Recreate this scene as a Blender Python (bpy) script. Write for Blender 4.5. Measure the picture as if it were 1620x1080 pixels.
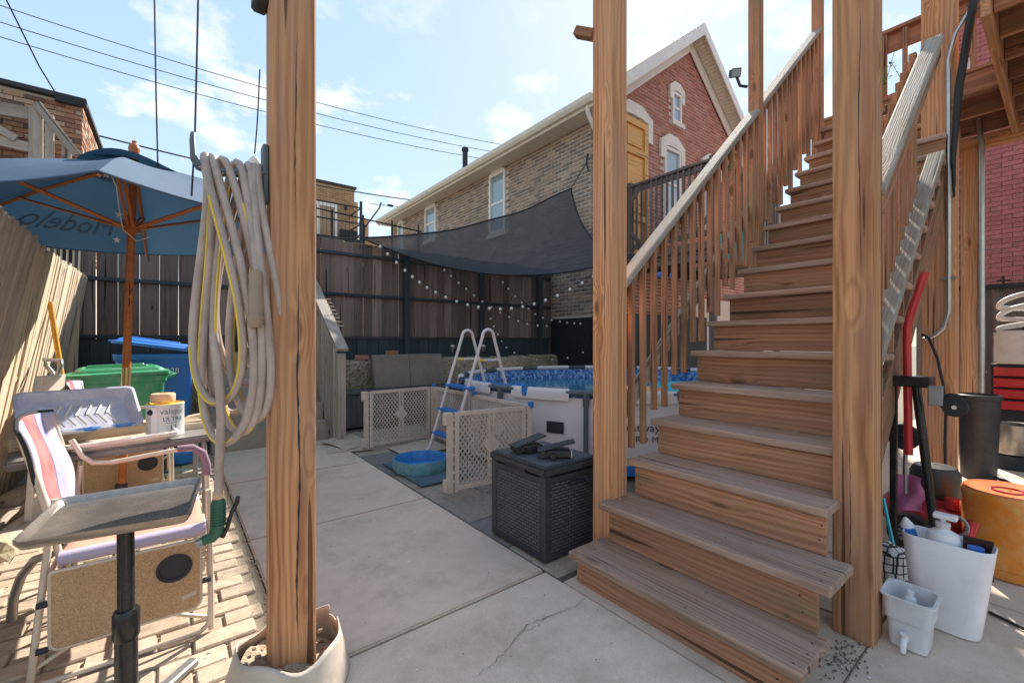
import bpy, bmesh, math, random
from mathutils import Vector as V, Matrix as Mx

sc = bpy.context.scene
for o in list(bpy.data.objects):
    bpy.data.objects.remove(o)
col = sc.collection
rnd = random.Random(7)
R = math.radians

# ------------------------------------------------------------------ camera, sky, sun, exposure
cam_d = bpy.data.cameras.new('camera'); cam = bpy.data.objects.new('camera', cam_d); col.objects.link(cam)
cam.location = (0, 0, 1.224)
cam.rotation_euler = (R(90), 0, R(52 - 90))
cam_d.sensor_width = 36; cam_d.lens = 15.28; cam_d.clip_start = .02; cam_d.clip_end = 2000
sc.camera = cam

SUN_AZ, SUN_EL = R(33), R(40.5)
wd = bpy.data.worlds.new('World'); sc.world = wd; wd.use_nodes = True
wn = wd.node_tree; wn.nodes.clear()
def wnode(t, **k):
    n = wn.nodes.new(t)
    for a, b in k.items(): setattr(n, a, b)
    return n
sky = wnode('ShaderNodeTexSky', sky_type='NISHITA', sun_disc=False)
sky.sun_elevation = SUN_EL; sky.sun_rotation = R(90) - SUN_AZ
sky.air_density = 1.15; sky.dust_density = .25; sky.ozone_density = 1.6; sky.altitude = 200
geo = wnode('ShaderNodeTexCoord')
mp = wnode('ShaderNodeMapping'); mp.inputs['Scale'].default_value = (1, 1, 1.75); mp.inputs['Location'].default_value = (3.1, .4, .2)
wn.links.new(geo.outputs['Generated'], mp.inputs['Vector'])
cn = wnode('ShaderNodeTexNoise'); cn.inputs['Scale'].default_value = 5.6; cn.inputs['Detail'].default_value = 9; cn.inputs['Roughness'].default_value = .6
wn.links.new(mp.outputs[0], cn.inputs['Vector'])
cr = wnode('ShaderNodeValToRGB'); cr.color_ramp.elements[0].position = .535; cr.color_ramp.elements[1].position = .66
wn.links.new(cn.outputs['Fac'], cr.inputs['Fac'])
sx = wnode('ShaderNodeSeparateXYZ'); wn.links.new(geo.outputs['Generated'], sx.inputs[0])
er = wnode('ShaderNodeMapRange'); er.inputs[1].default_value = .62; er.inputs[2].default_value = .42; er.inputs[3].default_value = .12; er.inputs[4].default_value = 1
wn.links.new(sx.outputs['Z'], er.inputs[0])
mm = wnode('ShaderNodeMath', operation='MULTIPLY'); wn.links.new(cr.outputs[0], mm.inputs[0]); wn.links.new(er.outputs[0], mm.inputs[1])
cm = wnode('ShaderNodeMixRGB'); cm.inputs[2].default_value = (1.72, 1.7, 1.67, 1)
hsv = wnode('ShaderNodeHueSaturation'); hsv.inputs['Saturation'].default_value = 2.25
gam = wnode('ShaderNodeGamma'); gam.inputs['Gamma'].default_value = .24
wn.links.new(sky.outputs[0], gam.inputs['Color']); wn.links.new(gam.outputs[0], hsv.inputs['Color'])
wn.links.new(mm.outputs[0], cm.inputs[0]); wn.links.new(hsv.outputs[0], cm.inputs[1])
bg = wnode('ShaderNodeBackground'); bg.inputs['Strength'].default_value = .15
wn.links.new(cm.outputs[0], bg.inputs['Color'])
wo = wnode('ShaderNodeOutputWorld'); wn.links.new(bg.outputs[0], wo.inputs[0])

sd = bpy.data.lights.new('sun', 'SUN'); sd.energy = 2.2; sd.angle = R(.53); sd.color = (1, .93, .82)
so = bpy.data.objects.new('sun', sd); col.objects.link(so)
sdir = V((math.cos(SUN_AZ) * math.cos(SUN_EL), math.sin(SUN_AZ) * math.cos(SUN_EL), math.sin(SUN_EL)))
so.rotation_euler = sdir.to_track_quat('Z', 'Y').to_euler()

vs = sc.view_settings
vs.view_transform = 'Standard'; vs.look = 'None'; vs.exposure = 2.32; vs.gamma = 1; vs.use_curve_mapping = False
sc.render.engine = 'CYCLES'
sc.cycles.max_bounces = 8; sc.cycles.transparent_max_bounces = 12

# ------------------------------------------------------------------ material helpers
class NT:
    def __init__(s, name):
        s.m = bpy.data.materials.new(name); s.m.use_nodes = True
        s.t = s.m.node_tree; s.b = s.t.nodes['Principled BSDF']; s.out = s.t.nodes['Material Output']
    def n(s, t, ins=None, **k):
        n = s.t.nodes.new(t)
        for a, b in k.items(): setattr(n, a, b)
        for a, b in (ins or {}).items():
            if hasattr(b, 'links') and hasattr(b, 'is_output'): s.t.links.new(b, n.inputs[a])
            else: n.inputs[a].default_value = b
        return n
    def l(s, a, b): s.t.links.new(a, b)
    def math(s, op, a, b=0.0, clamp=False):
        return s.n('ShaderNodeMath', {0: a, 1: b}, operation=op, use_clamp=clamp).outputs[0]
    def mix(s, f, a, b, blend='MIX'):
        return s.n('ShaderNodeMixRGB', {0: f, 1: a, 2: b}, blend_type=blend).outputs[0]
    def ramp(s, f, stops, interp='LINEAR'):
        n = s.n('ShaderNodeValToRGB', {0: f}); cr = n.color_ramp; cr.interpolation = interp
        while len(cr.elements) < len(stops): cr.elements.new(.5)
        for e, (p, c) in zip(cr.elements, stops):
            e.position = p; e.color = c if isinstance(c, tuple) else (c, c, c, 1)
        return n.outputs[0]
    def coords(s, scale=(1, 1, 1), seed=True):
        tc = s.n('ShaderNodeTexCoord').outputs['Object']
        if seed:
            r = s.n('ShaderNodeObjectInfo').outputs['Random']
            k = s.n('ShaderNodeVectorMath', {0: (13.7, 7.3, 9.1), 3: r}, operation='SCALE')
            s.l(r, k.inputs['Scale'])
            tc = s.n('ShaderNodeVectorMath', {0: tc, 1: k.outputs[0]}, operation='ADD').outputs[0]
        return s.n('ShaderNodeMapping', {0: tc, 'Scale': scale}).outputs[0]
    def noise(s, vec, scale, detail=4, rough=.55):
        return s.n('ShaderNodeTexNoise', {'Vector': vec, 'Scale': scale, 'Detail': detail, 'Roughness': rough}).outputs['Fac']
    def bump(s, hgt, strength=.3, dist=.004):
        b = s.n('ShaderNodeBump', {'Height': hgt, 'Strength': strength, 'Distance': dist})
        s.l(b.outputs[0], s.b.inputs['Normal'])
    def color(s, c): s.l(c, s.b.inputs['Base Color'])
    def rough(s, r):
        if isinstance(r, (int, float)): s.b.inputs['Roughness'].default_value = r
        else: s.l(r, s.b.inputs['Roughness'])
def c4(c): return (c[0], c[1], c[2], 1)

def wood(name, c1, c2, cg=(.30, .28, .25), grey=.3, ring=30, rough=.75, bump=.35, knots=True, var=.25, moss=0):
    t = NT(name)
    tc = t.n('ShaderNodeTexCoord').outputs['Object']
    r = t.n('ShaderNodeObjectInfo').outputs['Random']
    off = t.n('ShaderNodeCombineXYZ', {0: t.math('MULTIPLY', r, 31.0), 1: t.math('ADD', t.math('MULTIPLY', r, .1), .03), 2: t.math('SUBTRACT', .06, t.math('MULTIPLY', r, .13))}).outputs[0]
    p = t.n('ShaderNodeVectorMath', {0: tc, 1: off}, operation='ADD').outputs[0]
    lo = t.n('ShaderNodeMapping', {0: p, 'Scale': (.13, 1, 1)}).outputs[0]
    kv = t.n('ShaderNodeTexVoronoi', {'Vector': t.n('ShaderNodeMapping', {0: p, 'Scale': (1.9, 6.5, 6.5)}).outputs[0], 'Scale': 1.0, 'Randomness': 1.0}).outputs['Distance']
    if knots:
        sw = t.math('MULTIPLY', t.ramp(kv, [(.0, 1), (.3, 0)]), .05)
        lo = t.n('ShaderNodeVectorMath', {0: lo, 1: t.n('ShaderNodeCombineXYZ', {1: sw, 2: sw}).outputs[0]}, operation='ADD').outputs[0]
    wv = t.n('ShaderNodeTexWave', {'Vector': lo, 'Scale': ring, 'Distortion': 9.0, 'Detail': 2.5, 'Detail Scale': .7, 'Detail Roughness': .55}, wave_type='RINGS', rings_direction='X').outputs['Fac']
    fb = t.noise(t.n('ShaderNodeMapping', {0: p, 'Scale': (4, 190, 190)}).outputs[0], 1, 4, .6)
    bl = t.noise(t.n('ShaderNodeMapping', {0: p, 'Scale': (1.3, 7, 7)}).outputs[0], 1, 4, .6)
    st = t.noise(t.n('ShaderNodeMapping', {0: p, 'Scale': (.5, 26, 26)}).outputs[0], 1, 3, .5)
    g = t.math('ADD', t.math('MULTIPLY', t.ramp(wv, [(.15, 0), (1, 1)]), .41), t.math('MULTIPLY', t.ramp(fb, [(.35, 0), (.7, 1)]), .32))
    g = t.math('ADD', g, t.math('MULTIPLY', t.ramp(st, [(.4, 0), (.65, 1)]), .38), True)
    c = t.mix(g, c4(c1), c4(c2))
    c = t.mix(t.math('MULTIPLY', t.ramp(bl, [(.4, 0), (.68, 1)]), grey), c, c4(cg))
    if moss:
        ms = t.noise(t.n('ShaderNodeMapping', {0: p, 'Scale': (2.2, 9, 9)}).outputs[0], 1, 5, .6)
        c = t.mix(t.math('MULTIPLY', t.ramp(ms, [(.52, 0), (.72, 1)]), moss), c, c4((.17, .17, .075)))
    hgt = t.math('ADD', t.math('MULTIPLY', wv, .4), fb)
    if knots:
        km = t.ramp(kv, [(.05, 1), (.12, 0)])
        c = t.mix(t.math('MULTIPLY', km, .75), c, c4([x * .35 for x in c2]))
        ck = t.noise(t.n('ShaderNodeMapping', {0: p, 'Scale': (.8, 30, 30)}).outputs[0], 1, 1, .4)
        cm_ = t.ramp(ck, [(.69, 0), (.71, 1)])
        c = t.mix(t.math('MULTIPLY', cm_, .8), c, c4([x * .22 for x in c2]))
        hgt = t.math('SUBTRACT', hgt, t.math('MULTIPLY', cm_, 1.5))
    hs = t.n('ShaderNodeHueSaturation', {'Hue': .5, 'Saturation': 1.0, 'Value': t.math('ADD', 1 - var / 2, t.math('MULTIPLY', r, var)), 'Color': c}).outputs[0]
    t.color(hs); t.rough(rough); t.bump(hgt, bump, .003)
    t.b.inputs['Specular IOR Level'].default_value = .3
    return t.m

def plain(name, c, rough=.5, metal=0, var=.12, bscale=60, bump=.05, spec=.5, dirt=None, dirtamt=.0, coat=0, vscale=6):
    t = NT(name); p = t.coords()
    n1 = t.noise(p, vscale, 5, .6)
    c_ = t.mix(t.ramp(n1, [(.3, 0), (.7, 1)]), c4([x * (1 - var) for x in c]), c4([min(1, x * (1 + var)) for x in c]))
    if dirt:
        n2 = t.noise(p, vscale * 2.3, 7, .7)
        c_ = t.mix(t.math('MULTIPLY', t.ramp(n2, [(.45, 0), (.72, 1)]), dirtamt), c_, c4(dirt))
    t.color(c_)
    t.rough(t.math('ADD', rough - .06, t.math('MULTIPLY', t.noise(p, vscale * 3, 3), .12), True))
    t.b.inputs['Metallic'].default_value = metal; t.b.inputs['Specular IOR Level'].default_value = spec
    t.b.inputs['Coat Weight'].default_value = coat
    if bump: t.bump(t.noise(p, bscale, 4, .6), bump, .004)
    return t.m

def speck(name, c, cs, scale=250, amt=.5, rough=.8, big=.12, bump=.15, stain=None, samt=.3):
    t = NT(name); p = t.coords(seed=False)
    n1 = t.noise(p, 1.7, 6, .6); n2 = t.noise(p, scale, 2, .5); n3 = t.noise(p, 14, 6, .65)
    c_ = t.mix(t.ramp(n1, [(.3, 0), (.72, 1)]), c4([x * (1 - big) for x in c]), c4([x * (1 + big) for x in c]))
    c_ = t.mix(t.math('MULTIPLY', t.ramp(n3, [(.35, 0), (.7, 1)]), .28), c_, c4([x * .7 for x in c]))
    c_ = t.mix(t.math('MULTIPLY', t.ramp(n2, [(.48, 0), (.7, 1)]), amt), c_, c4(cs))
    if stain:
        n4 = t.noise(p, 3.1, 8, .7)
        c_ = t.mix(t.math('MULTIPLY', t.ramp(n4, [(.5, 0), (.68, 1)]), samt), c_, c4(stain))
    t.color(c_); t.rough(rough); t.bump(t.math('ADD', n2, t.math('MULTIPLY', n3, 1.5)), bump, .004)
    t.b.inputs['Specular IOR Level'].default_value = .25
    return t.m

def brickmat(name, cols, rough=.85, soot=None, samt=0):
    t = NT(name); p = t.coords()
    ri = t.n('ShaderNodeNewGeometry').outputs['Random Per Island']; ro = t.n('ShaderNodeObjectInfo').outputs['Random']
    f = t.math('FRACT', t.math('ADD', ri, ro))
    k = len(cols); c_ = t.ramp(f, [(i / k, c4(cc)) for i, cc in enumerate(cols)], 'CONSTANT')
    n = t.noise(p, 22, 6, .65)
    c_ = t.mix(t.math('MULTIPLY', t.ramp(n, [(.35, 0), (.7, 1)]), .45), c_, c4((.12, .08, .06)))
    if soot:
        w = t.n('ShaderNodeNewGeometry').outputs['Position']
        n2 = t.noise(w, .55, 6, .65)
        c_ = t.mix(t.math('MULTIPLY', t.ramp(n2, [(.38, 0), (.62, 1)]), samt), c_, c4(soot))
    t.color(c_); t.rough(rough); t.bump(t.noise(p, 70, 5, .7), .4, .006); t.b.inputs['Specular IOR Level'].default_value = .2
    return t.m

def stripes(name, axis, stops, rough=.85):
    t = NT(name); tc = t.n('ShaderNodeTexCoord').outputs['Object']
    s = t.n('ShaderNodeSeparateXYZ', {0: tc}).outputs[axis]
    lo, hi = stops[0][0], stops[-1][0]
    f = t.n('ShaderNodeMapRange', {0: s, 1: lo, 2: hi}).outputs[0]
    c_ = t.ramp(f, [((a - lo) / (hi - lo), c4(b)) for a, b in stops[:-1]], 'CONSTANT')
    p = t.coords()
    n = t.noise(p, 9, 6, .6)
    c_ = t.mix(t.math('MULTIPLY', t.ramp(n, [(.35, 0), (.75, 1)]), .3), c_, c4((.55, .5, .48)))
    t.color(c_); t.rough(rough)
    t.bump(t.math('ADD', t.noise(p, 480, 2), t.math('MULTIPLY', t.noise(p, 10, 3), 3)), .35, .004)
    t.b.inputs['Sheen Weight'].default_value = .2
    return t.m

M = {}
M['post'] = wood('stained_timber', (.75, .375, .17), (.29, .105, .046), (.47, .29, .20), .5, 14, var=.45)
M['stair'] = wood('stair_timber', (.49, .245, .138), (.215, .09, .047), (.25, .155, .10), .55, 13, var=.5, moss=.5)
M['tread'] = wood('weathered_tread', (.50, .32, .222), (.21, .115, .08), (.45, .335, .275), .6, 16, .8, .3, var=.35, moss=.25)
M['cap'] = wood('weathered_cap', (.44, .36, .28), (.20, .15, .11), (.46, .42, .37), .7, 30, .8, .6)
M['bal'] = wood('baluster_timber', (.60, .285, .15), (.29, .11, .06), (.20, .155, .09), .5, 22, var=.5, moss=.35)
M['darkfence'] = wood('dark_fence_timber', (.25, .18, .148), (.092, .066, .058), (.21, .175, .155), .5, 24, .8, .5, var=.8)
M['fenceframe'] = wood('black_stained_timber', (.036, .056, .068), (.020, .033, .041), (.075, .075, .075), .4, 28, .7, .3, False)
M['grey'] = wood('weathered_grey_timber', (.48, .395, .32), (.22, .18, .145), (.50, .45, .40), .6, 30, .85, .6, var=.4)
M['pale'] = wood('raw_pale_timber', (.68, .55, .40), (.42, .31, .20), (.62, .55, .46), .4, 30, .8, .4, var=.3)
M['teak'] = wood('umbrella_timber', (.50, .17, .045), (.30, .085, .02), (.4, .15, .06), .3, 40, .45, .15, False, .1)
M['broom'] = wood('yellow_handle', (.72, .36, .04), (.5, .22, .02), (.5, .3, .1), .3, 40, .5, .1, False, .1)
M['porchgrey'] = wood('neighbour_porch_timber', (.19, .15, .135), (.09, .07, .065), (.22, .2, .19), .5, 30)
M['doorwood'] = wood('door_timber', (.85, .47, .15), (.62, .31, .08), (.5, .33, .15), .3, 30, .5, .15)
M['deckred'] = wood('deck_railing_timber', (.40, .18, .10), (.22, .09, .05), (.3, .18, .1), .3, 30)

M['conc'] = speck('walkway_concrete', (.71, .555, .435), (.36, .28, .21), 330, .45, .85, .10, .25, (.44, .34, .25), .7)
M['stepconc'] = speck('step_concrete', (.40, .34, .28), (.25, .21, .18), 260, .5, .85, .15, .3, (.22, .18, .14), .5)
M['paver'] = None
M['mulch'] = speck('joint_dirt', (.16, .135, .11), (.05, .045, .04), 120, .7, .95, .3, .6)
M['ground'] = speck('yard_soil', (.20, .17, .13), (.09, .08, .06), 90, .6, .95, .2, .6)
M['stone'] = speck('mossy_stone', (.46, .39, .29), (.17, .15, .10), 38, .75, .95, .3, 1.0, (.20, .20, .08), .7)
M['sand'] = speck('rubble_sand', (.36, .29, .21), (.22, .19, .15), 160, .8, .95, .2, .9)
M['mortar'] = speck('lime_mortar', (.66, .60, .53), (.3, .28, .26), 200, .5, .95, .1, .3)
M['mortar_red'] = speck('red_mortar', (.50, .38, .36), (.3, .2, .2), 200, .5, .95, .1, .3)
M['brick_side'] = brickmat('common_brick', [(.35, .26, .20), (.25, .195, .16), (.41, .31, .235), (.22, .175, .15), (.30, .23, .185), (.44, .335, .245), (.20, .165, .145), (.38, .27, .20)], .85, (.30, .25, .21), .12)
M['brick_gable'] = brickmat('red_face_brick', [(.46, .19, .145), (.42, .165, .125), (.51, .23, .18), (.45, .18, .14), (.37, .15, .12), (.48, .21, .16)])
M['brick_old'] = brickmat('old_orange_brick', [(.42, .22, .14), (.34, .16, .11), (.52, .31, .20), (.17, .11, .09), (.46, .24, .15), (.55, .38, .28)])
M['brick_red'] = brickmat('painted_red_brick', [(.60, .185, .175), (.57, .175, .165), (.63, .20, .185), (.54, .165, .155)], .6)
M['brick_far'] = brickmat('tan_brick', [(.45, .27, .14), (.50, .31, .17), (.40, .23, .12), (.47, .30, .18)])
M['paver'] = brickmat('clay_paver', [(.50, .40, .30), (.45, .36, .27), (.54, .44, .34), (.42, .34, .26), (.48, .38, .28)], .9)
M['slate'] = brickmat('patio_paver', [(.38, .31, .24), (.44, .36, .28), (.30, .265, .23), (.47, .39, .30), (.22, .21, .20)], .85)
M['white'] = plain('white_paint', (.74, .71, .66), .55, 0, .06, dirt=(.45, .4, .34), dirtamt=.25)
M['limestone'] = plain('painted_limestone', (.72, .69, .63), .8, 0, .08, 40, .3, dirt=(.45, .42, .38), dirtamt=.35)
M['trim'] = plain('cream_trim', (.66, .60, .50), .6, 0, .08, dirt=(.4, .34, .26), dirtamt=.3)
M['roof'] = speck('roof_shingle', (.07, .068, .07), (.03, .03, .03), 60, .7, .95, .2, .6)
M['black'] = plain('black_plastic', (.018, .018, .020), .45, 0, .2, dirt=(.10, .09, .08), dirtamt=.25)
M['blackpaint'] = plain('black_wall_paint', (.012, .015, .020), .7, 0, .2, dirt=(.05, .05, .05), dirtamt=.3)
M['blackmetal'] = plain('black_enamel', (.02, .02, .021), .28, .2, .2, dirt=(.14, .12, .10), dirtamt=.25)
M['steel'] = plain('galvanised_steel', (.55, .54, .52), .35, .9, .12, dirt=(.3, .28, .25), dirtamt=.3)
M['greymetal'] = plain('grey_metal', (.33, .33, .34), .4, .7, .1, dirt=(.2, .17, .14), dirtamt=.3)
M['cream_tube'] = plain('cream_tube', (.60, .50, .40), .4, .1, .08, dirt=(.3, .2, .13), dirtamt=.25)
M['tray_metal'] = plain('worn_tray', (.27, .235, .21), .27, .75, .25, 90, .1, dirt=(.50, .42, .34), dirtamt=.6)
M['hose'] = plain('taupe_hose', (.44, .345, .30), .40, 0, .14, 300, .12, dirt=(.24, .18, .14), dirtamt=.55)
M['yellow'] = plain('yellow_stripe', (.75, .52, .05), .5)
M['green_noz'] = plain('green_nozzle', (.03, .12, .075), .4, 0, .1)
M['dkgrey_coat'] = plain('hook_coating', (.10, .125, .15), .5)
M['collar'] = plain('collar_vinyl', (.52, .45, .38), .6, 0, .12, 30, .2, dirt=(.32, .26, .2), dirtamt=.5)
M['collar_in'] = M['collar']
M['bluebin'] = plain('blue_plastic', (.022, .16, .56), .42, 0, .08, dirt=(.10, .22, .45), dirtamt=.3)
M['greenbin'] = plain('green_plastic', (.035, .28, .13), .42, 0, .1, dirt=(.25, .42, .27), dirtamt=.35)
M['blue'] = plain('blue_step', (.02, .16, .48), .4, 0, .08)
M['ladder'] = plain('pale_ladder_tube', (.70, .62, .60), .35, 0, .05)
M['gate'] = plain('beige_gate_plastic', (.62, .51, .42), .5, 0, .06, dirt=(.35, .27, .2), dirtamt=.3)
M['pool_wall'] = plain('pool_wall_vinyl', (.68, .63, .64), .45, 0, .05, 14, .25)
M['pool_frame'] = plain('pool_frame', (.085, .10, .12), .4, .1, .1)
M['poolsleeve'] = plain('pool_sleeve', (.68, .64, .63), .45, 0, .05)
M['cushion'] = plain('taupe_cushion', (.21, .18, .145), .8, 0, .15, 160, .25)
M['bench'] = wood('grey_bench_timber', (.12, .115, .11), (.07, .068, .066), (.16, .155, .15), .5, 30, .8, .3, False)
M['cardboard'] = plain('cardboard', (.52, .41, .31), .85, 0, .08, dirt=(.35, .27, .2), dirtamt=.3)
M['paper'] = plain('white_tag', (.75, .72, .68), .7)
M['orange'] = plain('orange_drum', (.78, .25, .03), .32, 0, .12, dirt=(.75, .46, .18), dirtamt=.75, vscale=5)
M['orangelid'] = plain('orange_lid', (.72, .15, .04), .4, 0, .12, dirt=(.62, .38, .16), dirtamt=.5)
M['whitebin'] = plain('white_plastic', (.82, .78, .79), .45, 0, .04, 90, .1, dirt=(.5, .44, .40), dirtamt=.2)
M['milky'] = plain('milky_plastic', (.80, .77, .78), .30, 0, .05, dirt=(.52, .44, .38), dirtamt=.35)
M['milky'].node_tree.nodes['Principled BSDF'].inputs['Transmission Weight'].default_value = .15
M['red'] = plain('red_enamel', (.55, .025, .03), .3, .1, .1, dirt=(.2, .03, .03), dirtamt=.2, coat=.3)
M['pink'] = plain('pink_bag', (.55, .16, .30), .6)
M['teal'] = plain('teal_float', (.03, .45, .52), .4)
M['rubber'] = plain('tyre_rubber', (.02, .02, .02), .75, 0, .2, dirt=(.08, .07, .06), dirtamt=.5)
M['bulb'] = plain('bulb_glass', (.72, .70, .64), .25, 0, .05)
M['cable'] = plain('cable', (.015, .016, .018), .6, 0, .1, bump=0)
M['can'] = plain('paint_can_label', (.62, .64, .63), .4, .1, .06, dirt=(.35, .36, .36), dirtamt=.3)
M['peach'] = plain('peach_roll', (.72, .45, .28), .8, 0, .06)
M['ink_blue'] = plain('navy_ink', (.03, .06, .2), .6, bump=0)
M['ink_grey'] = plain('grey_ink', (.2, .21, .22), .6, bump=0)
M['ink_white'] = plain('white_ink', (.75, .78, .8), .6, bump=0)
M['ink_black'] = plain('black_ink', (.02, .02, .03), .6, bump=0)
M['tub'] = plain('blue_tub', (.03, .20, .50), .5, 0, .2, dirt=(.10, .32, .42), dirtamt=.4)
M['tubside'] = plain('tub_side', (.12, .33, .40), .6, 0, .3, dirt=(.35, .33, .24), dirtamt=.6, vscale=14)
M['mat'] = plain('blue_grey_mat', (.10, .17, .22), .7, 0, .2, dirt=(.2, .2, .2), dirtamt=.4)
M['paint_tray'] = plain('grey_tray_liner', (.42, .43, .52), .45, 0, .06, dirt=(.72, .70, .68), dirtamt=.6)
M['paint_white'] = plain('dried_white_paint', (.72, .66, .58), .6, 0, .06, dirt=(.5, .36, .22), dirtamt=.5)
M['paint_blue'] = plain('dried_blue_paint', (.03, .17, .48), .5, 0, .1, dirt=(.6, .6, .65), dirtamt=.3)
M['tabletop'] = plain('table_top', (.17, .155, .145), .5, .1, .2, dirt=(.40, .36, .32), dirtamt=.5)
M['foliage'] = plain('weed_leaf', (.10, .22, .035), .6, 0, .3)
M['floatorange'] = plain('peach_inflatable', (.70, .34, .14), .4)
M['redbrown'] = plain('mower_red', (.42, .03, .035), .35, .1, .1, dirt=(.12, .05, .04), dirtamt=.4)
M['darkgreybox'] = plain('deck_box_resin', (.030, .036, .042), .42, 0, .15, 200, .1, dirt=(.10, .10, .10), dirtamt=.3)
M['iron'] = plain('dark_iron', (.02, .022, .025), .5, .4, .2)
M['pvc'] = plain('white_tubing', (.68, .66, .62), .4)
M['potmetal'] = plain('dull_pot', (.34, .32, .29), .35, .85, .15, dirt=(.12, .09, .06), dirtamt=.5)
M['denim'] = plain('blue_bag', (.02, .17, .5), .5)

def glassmat(name, c=(.25, .33, .38)):
    t = NT(name); t.b.inputs['Base Color'].default_value = c4(c); t.b.inputs['Roughness'].default_value = .06
    t.b.inputs['Specular IOR Level'].default_value = .9; t.b.inputs['Coat Weight'].default_value = .6; t.b.inputs['Coat Roughness'].default_value = .02
    p = t.coords(); t.bump(t.noise(p, 2.5, 2), .04, .05)
    return t.m
M['pane'] = glassmat('window_glass')

def cork(name):
    t = NT(name); p = t.coords(seed=False)
    v = t.noise(p, 300, 3, .75); n = t.noise(p, 7, 5, .6)
    c_ = t.mix(t.ramp(v, [(.36, 0), (.64, 1)]), c4((.58, .37, .205)), c4((.24, .135, .07)))
    c_ = t.mix(t.math('MULTIPLY', t.ramp(n, [(.4, 0), (.7, 1)]), .3), c_, c4((.52, .36, .21)))
    t.color(c_); t.rough(.7); t.bump(v, .12, .002)
    return t.m
M['cork'] = cork('speckled_board')

def canopy():
    t = NT('umbrella_fabric'); p = t.coords()
    n = t.noise(p, 4, 6, .6)
    c_ = t.mix(t.ramp(n, [(.3, 0), (.7, 1)]), c4((.048, .092, .158)), c4((.058, .11, .185)))
    t.color(c_); t.rough(.8); t.bump(t.math('ADD', t.noise(p, 500, 2), t.math('MULTIPLY', t.noise(p, 6, 3), 4)), .25, .004)
    tr = t.n('ShaderNodeBsdfTranslucent', {'Color': (.06, .20, .36, 1)})
    mx = t.n('ShaderNodeMixShader', {0: .07, 1: t.b.outputs[0], 2: tr.outputs[0]}); t.l(mx.outputs[0], t.out.inputs[0])
    return t.m
M['canopy'] = canopy()
M['canopy_text'] = plain('faded_print', (.055, .105, .18), .8, 0, .2)

def sailmat():
    t = NT('shade_cloth'); p = t.coords(seed=False)
    n = t.noise(p, 55, 3, .6)
    t.color(t.mix(t.ramp(n, [(.3, 0), (.7, 1)]), c4((.035, .045, .058)), c4((.085, .09, .10)))); t.rough(.85); t.bump(n, .3, .005)
    tr = t.n('ShaderNodeBsdfTranslucent', {'Color': (.20, .17, .14, 1)}); tp = t.n('ShaderNodeBsdfTransparent')
    a = t.n('ShaderNodeMixShader', {0: .35, 1: t.b.outputs[0], 2: tr.outputs[0]})
    b = t.n('ShaderNodeMixShader', {0: t.ramp(n, [(.35, .12), (.7, .26)]), 1: a.outputs[0], 2: tp.outputs[0]})
    t.l(b.outputs[0], t.out.inputs[0])
    return t.m
M['sail'] = sailmat()

def liner():
    t = NT('pool_liner'); tc = t.n('ShaderNodeTexCoord').outputs['Object']
    v = t.n('ShaderNodeTexVoronoi', {'Vector': tc, 'Scale': 30.0}, distance='CHEBYCHEV').outputs['Color']
    s = t.n('ShaderNodeSeparateXYZ', {0: v}).outputs[0]
    t.color(t.ramp(s, [(0, c4((.05, .13, .40))), (.3, c4((.10, .30, .60))), (.55, c4((.03, .10, .30))), (.75, c4((.30, .46, .66)))], 'CONSTANT')); t.rough(.4)
    return t.m
M['liner'] = liner()
def water():
    t = NT('pool_water'); t.b.inputs['Base Color'].default_value = (.10, .42, .58, 1); t.b.inputs['Roughness'].default_value = .03
    t.b.inputs['IOR'].default_value = 1.33; t.b.inputs['Transmission Weight'].default_value = .45
    p = t.coords(seed=False); t.bump(t.noise(p, 7, 3, .5), .12, .02)
    tp = t.n('ShaderNodeBsdfTransparent', {'Color': (.45, .85, .95, 1)})
    mx = t.n('ShaderNodeMixShader', {0: .12, 1: t.b.outputs[0], 2: tp.outputs[0]}); t.l(mx.outputs[0], t.out.inputs[0])
    return t.m
M['water'] = water()
M['poolfloor'] = plain('pool_floor_vinyl', (.05, .32, .55), .5)

# ------------------------------------------------------------------ object helpers
WM = {}
def link(o, parent=None, Mw=None):
    col.objects.link(o)
    Mw = Mw or Mx.Identity(4)
    WM[o.name] = Mw
    if parent is not None:
        o.parent = parent
        o.matrix_basis = WM[parent.name].inverted() @ Mw
    else:
        o.matrix_basis = Mw
    return o
def tag(o, label=None, cat=None, group=None, kind=None):
    if label: o['label'] = label
    if cat: o['category'] = cat
    if group: o['group'] = group
    if kind: o['kind'] = kind
    return o
def thing(name, label, cat, loc=(0, 0, 0), rz=0, group=None, kind=None):
    o = bpy.data.objects.new(name, None); o.empty_display_size = .1
    link(o, None, Mx.Translation(loc) @ Mx.Rotation(rz, 4, 'Z'))
    return tag(o, label, cat, group, kind)

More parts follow.
